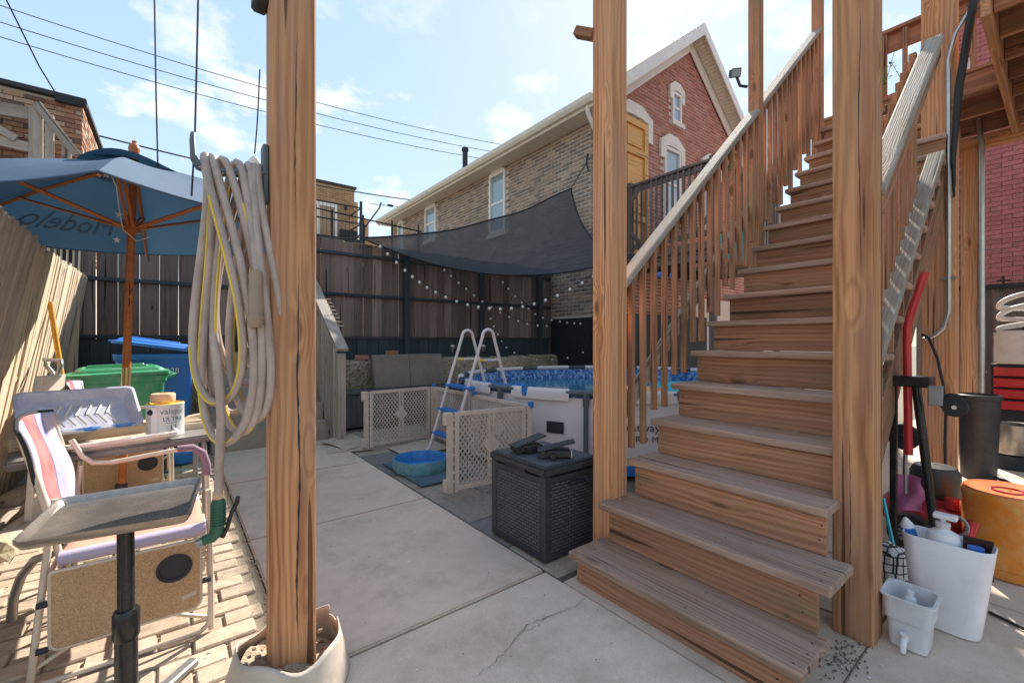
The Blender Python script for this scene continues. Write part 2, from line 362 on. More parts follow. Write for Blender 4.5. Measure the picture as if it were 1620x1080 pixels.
class MB:
    def __init__(s): s.v = []; s.f = []
    def add(s, vs, fs):
        k = len(s.v); s.v += [tuple(x) for x in vs]; s.f += [tuple(i + k for i in q) for q in fs]; return s
    def box(s, x0, x1, y0, y1, z0, z1, T=None):
        vs = [V((x, y, z)) for x in (x0, x1) for y in (y0, y1) for z in (z0, z1)]
        if T: vs = [T(v) for v in vs] if callable(T) else [T @ v for v in vs]
        return s.add(vs, [(0, 1, 3, 2), (4, 6, 7, 5), (0, 4, 5, 1), (2, 3, 7, 6), (0, 2, 6, 4), (1, 5, 7, 3)])
    def tube(s, pts, r, n=8, caps=True, closed=False):
        pts = [V(p) for p in pts]; m = len(pts); rr = r if isinstance(r, (list, tuple)) else [r] * m
        rings = []; up = None
        for i, p in enumerate(pts):
            if closed: t = pts[(i + 1) % m] - pts[i - 1]
            else: t = pts[min(i + 1, m - 1)] - pts[max(i - 1, 0)]
            if t.length < 1e-9: t = V((0, 0, 1))
            t.normalize()
            if up is None:
                up = V((0, 0, 1)) if abs(t.z) < .9 else V((1, 0, 0))
            a = t.cross(up)
            if a.length < 1e-6: a = t.cross(V((0, 1, 0)))
            a.normalize(); up = a.cross(t).normalized()
            rings.append([p + (a * math.cos(2 * math.pi * k / n) + up * math.sin(2 * math.pi * k / n)) * rr[i] for k in range(n)])
        vs = [q for g in rings for q in g]; fs = []
        for i in range(m if closed else m - 1):
            j = (i + 1) % m
            for k in range(n):
                fs.append((i * n + k, j * n + k, j * n + (k + 1) % n, i * n + (k + 1) % n))
        if caps and not closed:
            fs.append(tuple(range(n))); fs.append(tuple((m - 1) * n + k for k in reversed(range(n))))
        return s.add(vs, fs)
    def lathe(s, prof, n=24, c=(0, 0, 0), cap0=False, cap1=False, sx=1, sy=1):
        vs = []; fs = []; m = len(prof)
        for (r, z) in prof:
            vs += [(c[0] + r * sx * math.cos(2 * math.pi * k / n), c[1] + r * sy * math.sin(2 * math.pi * k / n), c[2] + z) for k in range(n)]
        for i in range(m - 1):
            for k in range(n):
                fs.append((i * n + k, i * n + (k + 1) % n, (i + 1) * n + (k + 1) % n, (i + 1) * n + k))
        if cap0: fs.append(tuple(reversed(range(n))))
        if cap1: fs.append(tuple((m - 1) * n + k for k in range(n)))
        return s.add(vs, fs)
    def prism(s, poly, T, h0, h1):
        """poly: list of (a,b); T(a,b,h) -> xyz"""
        n = len(poly); vs = [T(a, b, h0) for a, b in poly] + [T(a, b, h1) for a, b in poly]
        fs = [tuple(range(n)), tuple(reversed(range(n, 2 * n)))] + [(i, i + n, (i + 1) % n + n, (i + 1) % n) for i in range(n)]
        return s.add(vs, fs)
    def grid(s, fn, nu, nv):
        vs = [fn(i / nu, j / nv) for i in range(nu + 1) for j in range(nv + 1)]
        fs = [(i * (nv + 1) + j, (i + 1) * (nv + 1) + j, (i + 1) * (nv + 1) + j + 1, i * (nv + 1) + j + 1) for i in range(nu) for j in range(nv)]
        return s.add(vs, fs)
    def rbox(s, x0, x1, y0, y1, z0, z1, r, n=4, T=None, taper=0):
        """box with rounded vertical edges"""
        pts = []
        for cx, cy, a0 in ((x1 - r, y1 - r, 0), (x0 + r, y1 - r, 90), (x0 + r, y0 + r, 180), (x1 - r, y0 + r, 270)):
            for k in range(n + 1):
                a = R(a0 + 90 * k / n); pts.append((cx + r * math.cos(a), cy + r * math.sin(a)))
        mx, my = (x0 + x1) / 2, (y0 + y1) / 2
        def TT(a, b, h):
            if h == z0 and taper: a, b = mx + (a - mx) * (1 - taper), my + (b - my) * (1 - taper)
            p = V((a, b, h)); return T @ p if T else p
        return s.prism(pts, TT, z0, z1)

def mesh_of(mb, name, bevel=0, smooth=None, seg=1):
    me = bpy.data.meshes.new(name); me.from_pydata(mb.v, [], mb.f); me.update()
    bm = bmesh.new(); bm.from_mesh(me)
    bmesh.ops.recalc_face_normals(bm, faces=bm.faces)
    if bevel: bmesh.ops.bevel(bm, geom=list(bm.edges), offset=bevel, segments=seg, affect='EDGES', clamp_overlap=True)
    bm.to_mesh(me); bm.free()
    if smooth is not None:
        for p in me.polygons: p.use_smooth = True
        me.set_sharp_from_angle(angle=R(smooth))
    return me
def add(name, mb, mat, parent=None, Mw=None, bevel=0, smooth=None, seg=1):
    me = mesh_of(mb, name, bevel, smooth, seg); me.materials.append(M[mat] if isinstance(mat, str) else mat)
    o = bpy.data.objects.new(name, me)
    return link(o, parent, Mw)
def put(name, me, parent, Mw):
    return link(bpy.data.objects.new(name, me), parent, Mw)
_bc = {}
def board_mesh(L, w, t, mat, bevel):
    key = (round(L, 3), round(w, 3), round(t, 3), mat, bevel)
    if key not in _bc:
        mb = MB().box(0, L, -w / 2, w / 2, -t / 2, t / 2)
        me = mesh_of(mb, 'board', bevel); me.materials.append(M[mat]); _bc[key] = me
    return _bc[key]
def board(name, p0, p1, w, t, mat, parent=None, up=(0, 0, 1), bevel=.004):
    """length p0->p1, thickness t along up (made perpendicular), width w across"""
    p0, p1 = V(p0), V(p1); x = (p1 - p0); L = x.length; x.normalize()
    up = V(up); z = (up - x * up.dot(x)).normalized(); y = z.cross(x)
    Mw = Mx(((x.x, y.x, z.x, p0.x), (x.y, y.y, z.y, p0.y), (x.z, y.z, z.z, p0.z), (0, 0, 0, 1)))
    return put(name, board_mesh(L, w, t, mat, min(bevel, t * .3)), parent, Mw)
def setlabel(o, l): o['label'] = l; return o

def text_geo(body, size, T, depth=0, flip=False):
    """text as a mesh mapped by T(a,b) -> xyz"""
    cu = bpy.data.curves.new('txt', 'FONT'); cu.body = body; cu.size = size; cu.align_x = 'CENTER'; cu.resolution_u = 3
    o = bpy.data.objects.new('txt', cu); col.objects.link(o)
    dg = bpy.context.evaluated_depsgraph_get()
    me = bpy.data.meshes.new_from_object(o.evaluated_get(dg))
    mb = MB()
    mb.v = [tuple(T(-v.co.x if flip else v.co.x, v.co.y)) for v in me.vertices]
    mb.f = [tuple(p.vertices) for p in me.polygons]
    bpy.data.objects.remove(o); bpy.data.meshes.remove(me)
    return mb

CV, SV = math.cos(R(52)), math.sin(R(52))
def pix(X, Y, Z):
    d = X * CV + Y * SV; r = X * SV - Y * CV
    if d < .05: return (-9e9, -9e9, d)
    return (810 + 687.6 * r / d, 540 - 687.6 * (Z - 1.224) / d, d)
def inframe(p, m=500):
    u, v, d = pix(*p); return -m < u < 1620 + m and -m < v < 1080 + m

def bricks(parent, F, a0, a1, z0, z1, bl, bh, gap, mat, ok, proud=.012, limit=300, depth=.05):
    """running-bond brick courses on wall frame F(a,o,z)->xyz; nearest 'limit' are objects, the rest one stuff part"""
    L = []; row = 0; z = z0
    while z + bh <= z1 + 1e-6:
        a = a0 - (bl + gap) / 2 * (row % 2)
        while a < a1:
            s, e = max(a, a0), min(a + bl, a1)
            if e - s > .03:
                cc = F((s + e) / 2, 0, z + bh / 2)
                if ok((s + e) / 2, z + bh / 2) and inframe(cc): L.append((pix(*cc)[2], s, e, z))
            a += bl + gap
        z += bh + gap; row += 1
    L.sort()
    cache = {}; rest = MB(); rj = random.Random(5)
    for i, (d, s, e, z) in enumerate(L):
        pr = proud + rj.uniform(-.004, .004)
        if i < limit:
            key = round(e - s, 3)
            if key not in cache:
                mb = MB().box(0, e - s, -depth, 0, 0, bh, lambda v: F(v.x, v.y, v.z) - F(0, 0, 0))
                cache[key] = mesh_of(mb, 'brick', .004); cache[key].materials.append(M[mat])
            put('brick', cache[key], parent, Mx.Translation(F(s, pr, z)))
        else:
            rest.box(s, e, -depth, pr, z, z + bh, lambda v: F(v.x, v.y, v.z))
    if rest.v:
        tag(add('brickwork', rest, mat, parent), kind='stuff')

# a small wobble for things that are not quite true
def jit(a): return rnd.uniform(-a, a)

# ================================================================== SETTING: ground, paving
g = MB().box(-150, 150, -150, 150, -.3, -.035)
tag(add('ground', g, 'ground'), kind='structure')

walk = thing('walkway', None, None, (.97, 3, 0), kind='structure')
JY = [-1.02, .348, 1.727, 3.106, 4.43, 5.75]
for i in range(5):
    mb = MB().box(.37, 1.57, JY[i] + .007, JY[i + 1] - .007, -.09, rnd.uniform(-.002, .002))
    add('slab', mb, 'conc', walk, bevel=.008, seg=2)
# cracks running over the nearest slab
def crack(pts, w, parent, z=.0035, seed=1):
    rr = random.Random(seed); mb = MB(); P = []
    for (a, b) in zip(pts[:-1], pts[1:]):
        n = 9
        for k in range(n):
            t = k / n; P.append((a[0] + (b[0] - a[0]) * t + rr.uniform(-.008, .008), a[1] + (b[1] - a[1]) * t + rr.uniform(-.008, .008)))
    P.append(pts[-1]); vs = []
    for i, p in enumerate(P):
        a, b = P[max(i - 1, 0)], P[min(i + 1, len(P) - 1)]
        t = V((b[0] - a[0], b[1] - a[1])).normalized(); ww = w * rr.uniform(.25, 1) * (0.3 + 1.4 * min(i, len(P) - 1 - i) / len(P))
        vs += [(p[0] - t.y * ww, p[1] + t.x * ww, z), (p[0] + t.y * ww, p[1] - t.x * ww, z)]
    mb.add(vs, [(2 * i, 2 * i + 1, 2 * i + 3, 2 * i + 2) for i in range(len(P) - 1)])
    return add('crack', mb, 'mulch', parent)
crack([(.86, 1.33), (1.02, 1.36), (1.20, 1.44), (1.45, 1.40), (1.57, 1.42)], .0022, walk)
crack([(1.14, 1.42), (1.24, 1.40), (1.31, 1.44)], .002, walk, seed=4)

side = thing('side_pad', None, None, (3, -.4, 0), kind='structure')
for (x0, x1, y0, y1) in ((1.63, 3.02, -1.5, .50), (3.035, 4.5, -1.5, 1.1), (4.515, 6.0, -1.5, 1.5), (6.015, 9.4, -2.2, 1.5), (-.2, 1.61, -1.5, .34), (2.36, 3.02, .515, 1.5), (1.5745, 2.355, .505, 1.60)):
    add('slab', MB().box(x0, x1, y0, y1, -.09, -.004 + jit(.002)), 'conc', side, bevel=.008, seg=2)
# white paint flecks on the concrete
fl = MB(); r2 = random.Random(3)
for k in range(150):
    if k < 100: x, y = r2.gauss(2.0, .35), r2.gauss(.25, .25)
    else: x, y = r2.uniform(.5, 1.5), r2.uniform(1.0, 4)
    if not (1.65 < x < 3 and y < .48 or .4 < x < 1.55 and y > .5): continue
    s = r2.uniform(.0015, .004) * (1 if k % 9 else 2.2); a = r2.uniform(0, 3)
    z = .003 if x < 1.6 else .001
    fl.add([(x + s * math.cos(a + q * 1.57) * r2.uniform(.5, 1.3), y + s * math.sin(a + q * 1.57), z) for q in range(4)], [(0, 1, 2, 3)])
tag(add('paint_flecks', fl, 'paper', side), kind='stuff')

# brick pavers left of the walkway
pav = thing('brick_paving', None, None, (-.4, 3, 0), kind='structure')
add('bedding', MB().box(-1.35, .362, .2, 6.7, -.09, -.014), 'sand', pav)
L = []; bl, bw, gp = .215, .105, .009
ang = R(4); y = .3; row = 0
while y < 6.6:
    x = -1.5 - (bl + gp) / 2 * (row % 2)
    while x < .30:
        cx, cy = x + bl / 2, y + bw / 2
        if cx > -1.25 and inframe((cx, cy, 0), 500) and x < .25: L.append((pix(cx, cy, 0)[2], x, y))
        x += bl + gp
    y += bw + gp; row += 1
L.sort()
pm = mesh_of(MB().box(0, bl, 0, bw, -.06, 0), 'paver', .006); pm.materials.append(M['paver'])
rest = MB()
for i, (d, x, y) in enumerate(L):
    dz = jit(.0045)
    if x + bl > .325:
        add('paver', MB().box(0, .325 - x, 0, bw, -.06, 0), 'paver', pav, Mx.Translation((x, y, dz)), bevel=.006)
    elif i < 280:
        o = put('paver', pm, pav, Mx.Translation((x, y, dz)) @ Mx.Rotation(jit(.012), 4, 'Z') @ Mx.Rotation(jit(.012), 4, 'Y'))
    else: rest.box(x, x + bl, y, y + bw, -.06, dz)
if rest.v: tag(add('far_pavers', rest, 'paver', pav), kind='stuff')
# gravel in the seam between pavers and walkway
gr = MB()
for k in range(420):
    x, y = rnd.uniform(.325, .372), rnd.uniform(.6, 5.7); s = rnd.uniform(.003, .009); z = -.014 + rnd.uniform(0, .008)
    gr.add([(x - s, y, z), (x + s, y, z), (x, y + s, z), (x, y - s, z), (x, y, z + s)], [(0, 2, 4), (2, 1, 4), (1, 3, 4), (3, 0, 4)])
tag(add('gravel', gr, 'stone'), 'fine gravel filling the seam between brick pavers and walkway', 'gravel', kind='stuff')
# leaf litter and crumbs over the pavers
lt = MB()
for k in range(260):
    x, y = rnd.uniform(-1.1, .3), rnd.uniform(1.3, 5.5); s = rnd.uniform(.003, .011); a = rnd.uniform(0, 6)
    lt.add([(x + s * math.cos(a), y + s * math.sin(a), .006), (x - s * .3 * math.sin(a), y + s * .3 * math.cos(a), .010), (x - s * math.cos(a), y - s * math.sin(a), .006), (x + s * .3 * math.sin(a), y - s * .3 * math.cos(a), .008)], [(0, 1, 2, 3)])
for k in range(230):
    x, y = (rnd.uniform(.4, 1.55), rnd.uniform(.9, 5.6)) if k % 3 else (rnd.choice((.39, 1.555, rnd.uniform(.4, 1.5))), rnd.choice((1.72, 3.10, 4.43, rnd.uniform(1, 5.6))) + rnd.uniform(-.015, .015)); s = rnd.uniform(.0015, .0055); a = rnd.uniform(0, 6)
    lt.add([(x + s * math.cos(a), y + s * math.sin(a), .004), (x - s * .5 * math.sin(a), y + s * .5 * math.cos(a), .007), (x - s * math.cos(a), y - s * math.sin(a), .004), (x + s * .5 * math.sin(a), y - s * .5 * math.cos(a), .006)], [(0, 1, 2, 3)])
tag(add('leaf_litter', lt, 'mulch'), 'dark crumbs and leaf litter strewn over the pavers and walkway', 'litter', kind='stuff')

# square patio pavers right of the walkway, under gate and box
pat = thing('patio_paving', None, None, (2.2, 3.5, 0), kind='structure')
add('bedding', MB().box(1.585, 2.9, .55, 6.6, -.09, -.03), 'mulch', pat)
y = 1.65; k = 0
while y < 6.0:
    for j, x in enumerate((1.595, 2.03, 2.465)):
        w, d_ = .425, .425
        mb = MB().box(x, x + w, y, y + d_, -.07, -.012 + jit(.006))
        add('paver', mb, 'slate', pat, bevel=.008)
    y += .437; k += 1
add('dark_gap_strip', MB().box(1.585, 1.612, 1.5, 5.7, -.05, -.018), 'mulch', pat, bevel=.004)  # dark gap beside the walkway, put in as a dark-coloured strip

# ================================================================== NEIGHBOUR HOUSE
house = thing('brick_house', 'two storey brick house with white gable trim beyond the dark fence', 'house', (6.47, 5.71, 0))
HX, HY, HX2, HY2, EV, RX, RZ = 6.47, 5.71, 13.43, 15.56, 5.92, 9.95, 8.62
w = MB()
w.box(HX + .02, HX2, HY + .02, HY2, 0, EV)
w.prism([(HX + .02, EV - .01), (RX, RZ), (HX2, EV - .01)], lambda a, b, h: V((a, h, b)), HY + .021, HY2)
add('wall', w, 'mortar', house)
FS = lambda a, o, z: V((HX - o, a, z))           # side wall: a along Y, out = -X
FG = lambda a, o, z: V((a, HY - o, z))           # gable wall: a along X, out = -Y
sidew = [(8.53, 9.21, 3.95, 5.50), (12.1, 12.85, 4.45, 5.52), (14.55, 15.0, 4.2, 5.55)]
def okside(a, z):
    for (p, q, r_, s) in sidew:
        if p - .02 < a < q + .02 and r_ - .1 < z < s + .03: return False
    if a > 6.95 and z < 1.9: return False
    if z < 1.72: return False
    return True
bricks(house, FS, HY + .02, HY2, .9, EV - .05, .20, .060, .018, 'brick_side', okside, -.010)
gab = [(7.35, 8.2, 2.9, 5.95), (8.88, 9.55, 4.05, 5.72), (9.2, 9.58, 6.38, 7.08), (10.7, 11.45, 4.05, 5.75)]
def okgab(a, z):
    for (p, q, r_, s) in gab:
        if p - .03 < a < q + .03 and r_ - .05 < z < s + .05: return False
    lim = EV + (RZ - EV) * (1 - abs(a - RX) / (RX - HX)) - .12
    return z < lim and (z > 2.3 or a < 9.6)
bricks(house, FG, HX + .02, HX2, .5, RZ, .20, .060, .019, 'brick_gable', okgab, -.011)
# roof, soffits, fascia
sl = (RZ - EV) / (RX - HX)
roof = MB(); ov = .42; oy = .38
def roofslab(sgn, t0, t1):
    xe = RX + sgn * (RX - HX + ov); ze = EV - ov * sl
    return MB().prism([(RX, RZ + t0), (xe, ze + t0), (xe, ze + t1), (RX, RZ + t1)], lambda a, b, h: V((a, h, b)), HY - oy, HY2 + .3)
for sgn in (-1, 1):
    add('roof', roofslab(sgn, .10, .16), 'roof', house)
    add('soffit', roofslab(sgn, .0, .095), 'trim', house)
    # rake board along the gable
    xe = RX + sgn * (RX - HX + ov); ze = EV - ov * sl
    add('rake_board', MB().prism([(RX, RZ - .12), (xe, ze - .12), (xe, ze + .15), (RX, RZ + .15)], lambda a, b, h: V((a, h, b)), HY - oy - .03, HY - oy - .003), 'white', house)
    # broad frieze board under the rake, on the wall
    add('frieze_board', MB().prism([(RX, RZ - .34), (RX + sgn * (RX - HX), EV - .34), (RX + sgn * (RX - HX), EV - .03), (RX, RZ - .03)], lambda a, b, h: V((a, h, b)), HY - .05, HY - .022), 'white', house)
    # soffit board lines under the rake overhang
    for k in range(54):
        t = (k + .5) / 54; x = RX + sgn * t * (RX - HX + ov); z = RZ - t * (RX - HX + ov) * sl - .006
        if sgn == 1 and t > .02:
            add('soffit_board', MB().box(x - .031, x + .031, HY - oy + .01, HY - .06, z - .010, z - .002, lambda v, x=x: V((v.x, v.y, v.z - (v.x - x) * sl))), 'trim', house)
xe = HX - ov; ze = EV - ov * sl
add('gutter', MB().prism([(xe - .10, ze + .14), (xe - .10, ze + .06), (xe - .06, ze), (xe, ze), (xe, ze + .14)], lambda a, b, h: V((a, h, b)), HY - oy, HY2 + .3), 'trim', house)
add('fascia', MB().box(xe + .004, xe + .03, HY - oy, HY2 + .3, ze - .06, ze + .09), 'trim', house)
add('eave_soffit', MB().box(xe + .03, HX + .015, HY - oy, HY2 + .2, ze - .05, ze - .03), 'trim', house)
dp = MB().tube([(xe + .02, HY - .22, ze + .02), (xe + .02, HY - .22, ze - .12), (HX + .02, HY - .10, ze - .42), (HX + .10, HY - .07, ze - .55), (HX + .10, HY - .07, 1.0)], .04, 10)
add('downspout', dp, 'white', house, smooth=50)
add('vent_pipe', MB().lathe([(.09, 0), (.09, .75), (.12, .76), (.12, .85), (.02, .9)], 12, (RX - 2.0, 12.8, RZ - 2.0 * sl - .05)), 'roof', house, smooth=40)
# lower, black painted part of the side wall
add('black_wall_base', MB().box(HX - .022, HX + .01, HY + .02, 6.88, 0, 1.70), 'blackpaint', house)

def window(F, a0, a1, z0, z1, arch=0, muntin=True, name='window', fr=.07):
    fmb = MB(); seg = 8 if arch else 1
    def top(a):
        return z1 + (arch * (1 - ((a - (a0 + a1) / 2) / ((a1 - a0) / 2)) ** 2) if arch else 0)
    T = lambda a, b, h: F(a, h, b)
    fmb.prism([(a0, z0), (a0 + fr, z0), (a0 + fr, z1), (a0, z1)], T, -.05, .035)
    fmb.prism([(a1 - fr, z0), (a1, z0), (a1, z1), (a1 - fr, z1)], T, -.05, .035)
    hd = [(a0 + (a1 - a0) * k / seg, top(a0 + (a1 - a0) * k / seg)) for k in range(seg + 1)]
    fmb.prism([(a0 + fr, z1 - fr), (a1 - fr, z1 - fr)] + list(reversed(hd)), T, -.05, .037)
    zm = (z0 + z1) / 2
    fmb.prism([(a0 + fr, z0), (a1 - fr, z0), (a1 - fr, z0 + fr), (a0 + fr, z0 + fr)], T, -.05, .03)
    fmb.prism([(a0 + fr, zm - .03), (a1 - fr, zm - .03), (a1 - fr, zm + .03), (a0 + fr, zm + .03)], T, -.04, .02)
    wo_ = add(name, fmb, 'white', house)
    add('pane', MB().prism([(a0 + fr, zm + .03), (a1 - fr, zm + .03), (a1 - fr, z1 - fr), (a0 + fr, z1 - fr)], T, -.05, -.010), 'pane', wo_)
    add('pane', MB().prism([(a0 + fr, z0 + fr), (a1 - fr, z0 + fr), (a1 - fr, zm - .03), (a0 + fr, zm - .03)], T, -.05, .002), 'pane', wo_)
    add('sill', MB().prism([(a0 - .07, z0 - .10), (a1 + .07, z0 - .10), (a1 + .07, z0), (a0 - .07, z0)], T, -.03, .075), 'limestone', wo_)
    return wo_
def hood(F, a0, a1, z1, wd=.16, hh=.2, drop=.3):
    c = (a0 + a1) / 2; w2 = (a1 - a0) / 2
    poly = [(a0 - wd, z1 - drop), (a0 - wd, z1 + .10), (c - w2 * .55, z1 + hh + .1), (c + w2 * .55, z1 + hh + .1), (a1 + wd, z1 + .10), (a1 + wd, z1 - drop), (a1 + .01, z1 - drop), (a1 + .01, z1 - .02), (c + w2 * .5, z1 + .03), (c - w2 * .5, z1 + .03), (a0 - .01, z1 - .02), (a0 - .01, z1 - drop)]
    T = lambda a, b, h: F(a, h, b)
    mb = MB()
    left = [poly[i] for i in (0, 1, 2, 9, 10, 11)]; mid = [poly[i] for i in (2, 3, 8, 9)]; right = [poly[i] for i in (3, 4, 5, 6, 7, 8)]
    for q in (left, mid, right): mb.prism(q, T, -.02, .045)
    return mb
for (p, q, r_, s) in sidew[:2]: window(FS, p, q, r_, s - .02, .10)
window(FS, *sidew[2][:2], sidew[2][2], sidew[2][3] - .05, .05)
for i in (1, 3):
    p, q, r_, s = gab[i]; wo_ = window(FG, p, q, r_, s)
    add('hood', hood(FG, p, q, s), 'limestone', wo_)
p, q, r_, s = gab[2]; wo_ = window(FG, p, q, r_, s, fr=.06); add('hood', hood(FG, p, q, s, .12, .14, .2), 'limestone', wo_)
# wooden door with panels
p, q, r_, s = gab[0]
dr = MB(); T = lambda a, b, h: FG(a, h, b)
dr.box(p, q, -.05, .0, r_, s, lambda v: FG(v.x, v.y, v.z))
for (u0, u1, v0, v1) in ((p - .02, p + .10, r_, s), (q - .10, q + .02, r_, s), (p + .10, q - .10, s - .13, s), (p + .10, q - .10, s - .75, s - .62), (p + .10, q - .10, r_ + .9, r_ + 1.03)):
    dr.box(u0, u1, 0, .045, v0, v1, lambda v: FG(v.x, v.y, v.z))
do = add('door', dr, 'doorwood', house)
for (v0, v1) in ((s - .62, s - .13), (r_ + 1.03, s - .75), (r_ + .1, r_ + .9)):
    add('panel', MB().box(p + .17, q - .17, .002, .025, v0 + .05, v1 - .05, lambda v: FG(v.x, v.y, v.z)), 'doorwood', do, bevel=.01)
add('hood', hood(FG, p, q, s + .05, .2, .2, .42), 'limestone', do)
# clamp that holds the sail rope
add('rope_cleat', MB().tube([(HX - .05, 5.80, 4.9), (HX - .09, 5.80, 4.72), (HX - .05, 5.78, 4.55)], .02, 6), 'cable', house)

# neighbour porch in front of the gable
np_ = thing('neighbour_porch', 'weathered grey wooden porch landing and railing below the house door', 'porch', (7.5, 4.8, 0))
add('deck', MB().box(7.4, 10.3, 3.75, 5.66, 2.86, 3.0), 'porchgrey', np_)
for k in range(7):
    board('joist', (7.5 + k * .45, 3.78, 2.77), (7.5 + k * .45, 5.64, 2.77), .04, .17, 'porchgrey', np_)
for yy in (3.85, 5.6):
    board('post', (7.5, yy, 0 if yy < 4 else 2.9), (7.5, yy, 4.5), .10, .10, 'porchgrey', np_, up=(0, 1, 0))
board('post', (10.2, 3.85, 0), (10.2, 3.85, 4.5), .10, .10, 'porchgrey', np_, up=(0, 1, 0))
board('top_rail', (7.5, 3.7, 4.42), (7.5, 5.66, 4.42), .14, .045, 'porchgrey', np_)
board('rail_board', (7.5, 3.8, 4.33), (7.5, 5.6, 4.33), .035, .10, 'porchgrey', np_)
board('bottom_rail', (7.5, 3.8, 3.16), (7.5, 5.6, 3.16), .04, .10, 'porchgrey', np_)
board('top_rail', (7.5, 3.84, 4.421), (10.25, 3.84, 4.421), .14, .045, 'porchgrey', np_)
board('bottom_rail', (7.5, 3.84, 3.161), (10.25, 3.84, 3.161), .04, .10, 'porchgrey', np_)
for k in range(15): board('baluster', (7.47, 3.93 + k * .115, 3.10), (7.47, 3.93 + k * .115, 4.40), .038, .038, 'porchgrey', np_, up=(0, 1, 0))
for k in range(20): board('baluster', (7.65 + k * .13, 3.81, 3.10), (7.65 + k * .13, 3.81, 4.40), .038, .038, 'porchgrey', np_, up=(0, 1, 0))
for (y0, y1) in ((5.55, 5.32), (3.9, 4.13)):
    board('brace', (7.46, y0, 4.12), (7.46, y1, 4.36), .09, .03, 'porchgrey', np_, up=(1, 0, 0))
    board('brace', (7.46, y0, 3.44), (7.46, y1, 3.20), .09, .03, 'porchgrey', np_, up=(1, 0, 0))

# dark gate between pool and house corner
gt = thing('dark_yard_fence', 'low black board fence behind the pool beside the house corner', 'fence', (7.6, 5.45, 0))
for k in range(28):
    board('board', (6.32 + k * .145, 5.45, 0), (6.32 + k * .145, 5.45, 1.80 + jit(.01)), .138, .018, 'fenceframe', gt, up=(0, 1, 0))
board('rail', (6.25, 5.475, 1.6), (10.3, 5.475, 1.6), .03, .09, 'fenceframe', gt)
board('rail', (6.25, 5.475, .4), (10.3, 5.475, .4), .03, .09, 'fenceframe', gt)

# ================================================================== BACK FENCE ON STONE WALL
FY = 6.90
fence = thing('dark_board_fence', 'tall dark brown board fence with black posts on the stone wall', 'fence', (2.7, FY, .9))
x = -1.28; k = 0
while x < 6.40:
    wv = rnd.uniform(.178, .192) if x < 1.9 else rnd.uniform(.135, .15)
    gap = (rnd.uniform(.006, .012) if rnd.random() < .6 else .002) if x < 3.1 else rnd.uniform(.001, .005)
    board('board', (x + wv / 2, FY + .03, .93), (x + wv / 2 + jit(.006), FY + .03, 2.78 + jit(.012)), wv, .018, 'darkfence', fence, up=(0, 1, 0), bevel=.003)
    x += wv + gap; k += 1
for z in (1.28, 1.95, 2.58):
    board('rail', (-1.3, FY - .008, z), (6.43, FY - .008, z), .04, .045, 'fenceframe', fence)
for x in (-.93, 1.45, 3.10, 4.62, 6.1):
    board('post', (x, FY - .05, .5), (x, FY - .05, 2.72), .09, .09, 'fenceframe', fence, up=(0, 1, 0))
# solid lower boards
x = -1.28
while x < 6.36:
    board('kick_board', (x + .09, FY - .005, .86), (x + .09, FY - .005, 1.255), .172, .016, 'fenceframe', fence, up=(0, 1, 0), bevel=.002)
    x += .178
for (x, z) in ((3.95, 1.12), (4.62, 1.12)):
    add('lamp', MB().lathe([(.0, .05), (.05, .04), (.055, 0), (.03, -.04), (.02, -.09)], 12, (x, FY - .11, z)), 'steel', fence, smooth=40)

# rough mossy stone retaining wall: courses of irregular stones in front of a core
rw = thing('stone_retaining_wall', 'low mossy stone retaining wall under the dark board fence', 'wall', (2.7, 6.7, 0))
def rough_strip(x0, x1, yf, yb, top, n, seed, amp=.03):
    rr = random.Random(seed); mb = MB(); nz = 26; nx = n
    hs = [[rr.uniform(-amp, amp) for _ in range(nz + 5)] for _ in range(nx + 1)]
    tops = [top + .010 * math.sin(i * .06 + seed) + .008 * math.sin(i * .23) + rr.uniform(-.018, .012) for i in range(nx + 1)]
    def fn(u, v):
        i = int(round(u * nx)); j = int(round(v * (nz + 4))); x = x0 + (x1 - x0) * u
        if j <= nz: return V((x, yf + hs[i][j] + (.03 if j == nz else 0), tops[i] * j / nz))
        t = (j - nz) / 4; return V((x, yf + (yb - yf) * t, tops[i] + hs[i][j] * .6))
    return mb.grid(fn, nx, nz + 4)
add('stone_face', rough_strip(-1.3, 6.43, 6.66, 6.99, .93, 420, 3, .017), 'stone', rw)
def rock(name, c, s, seed, mat, label, cat, parent=None, group=None):
    rr = random.Random(seed); bm = bmesh.new(); bmesh.ops.create_icosphere(bm, subdivisions=2, radius=1)
    for v in bm.verts:
        q = v.co.copy(); m = max(abs(q.x), abs(q.y), abs(q.z)); q = q.lerp(q / m, .55) * rr.uniform(.86, 1.08)
        v.co = V((q.x * s[0], q.y * s[1], q.z * s[2]))
    me = bpy.data.meshes.new(name); bm.to_mesh(me); bm.free(); me.materials.append(M[mat])
    o = link(bpy.data.objects.new(name, me), parent, Mx.Translation(c) @ Mx.Rotation(rr.uniform(-.4, .4), 4, 'Z'))
    if label: tag(o, label, cat, group)
    return o
def loose_brick(c, rz, label, mat='brick_old'):
    o = add('loose_brick', MB().box(-.10, .10, -.05, .05, 0, .062), mat, None, Mx.Translation(c) @ Mx.Rotation(rz, 4, 'Z') @ Mx.Rotation(.05, 4, 'X'), bevel=.006)
    return tag(o, label, 'brick', 'loose bricks on the stone wall')
loose_brick((2.80, 6.72, .945), .1, 'pale loose brick on the stone wall, lower of two stacked')
loose_brick((2.79, 6.73, 1.012), .35, 'red loose brick on the stone wall, upper of two stacked')
loose_brick((2.30, 6.71, .95), -.3, 'single dark red brick lying on the stone wall left of the stack', 'brick_gable')
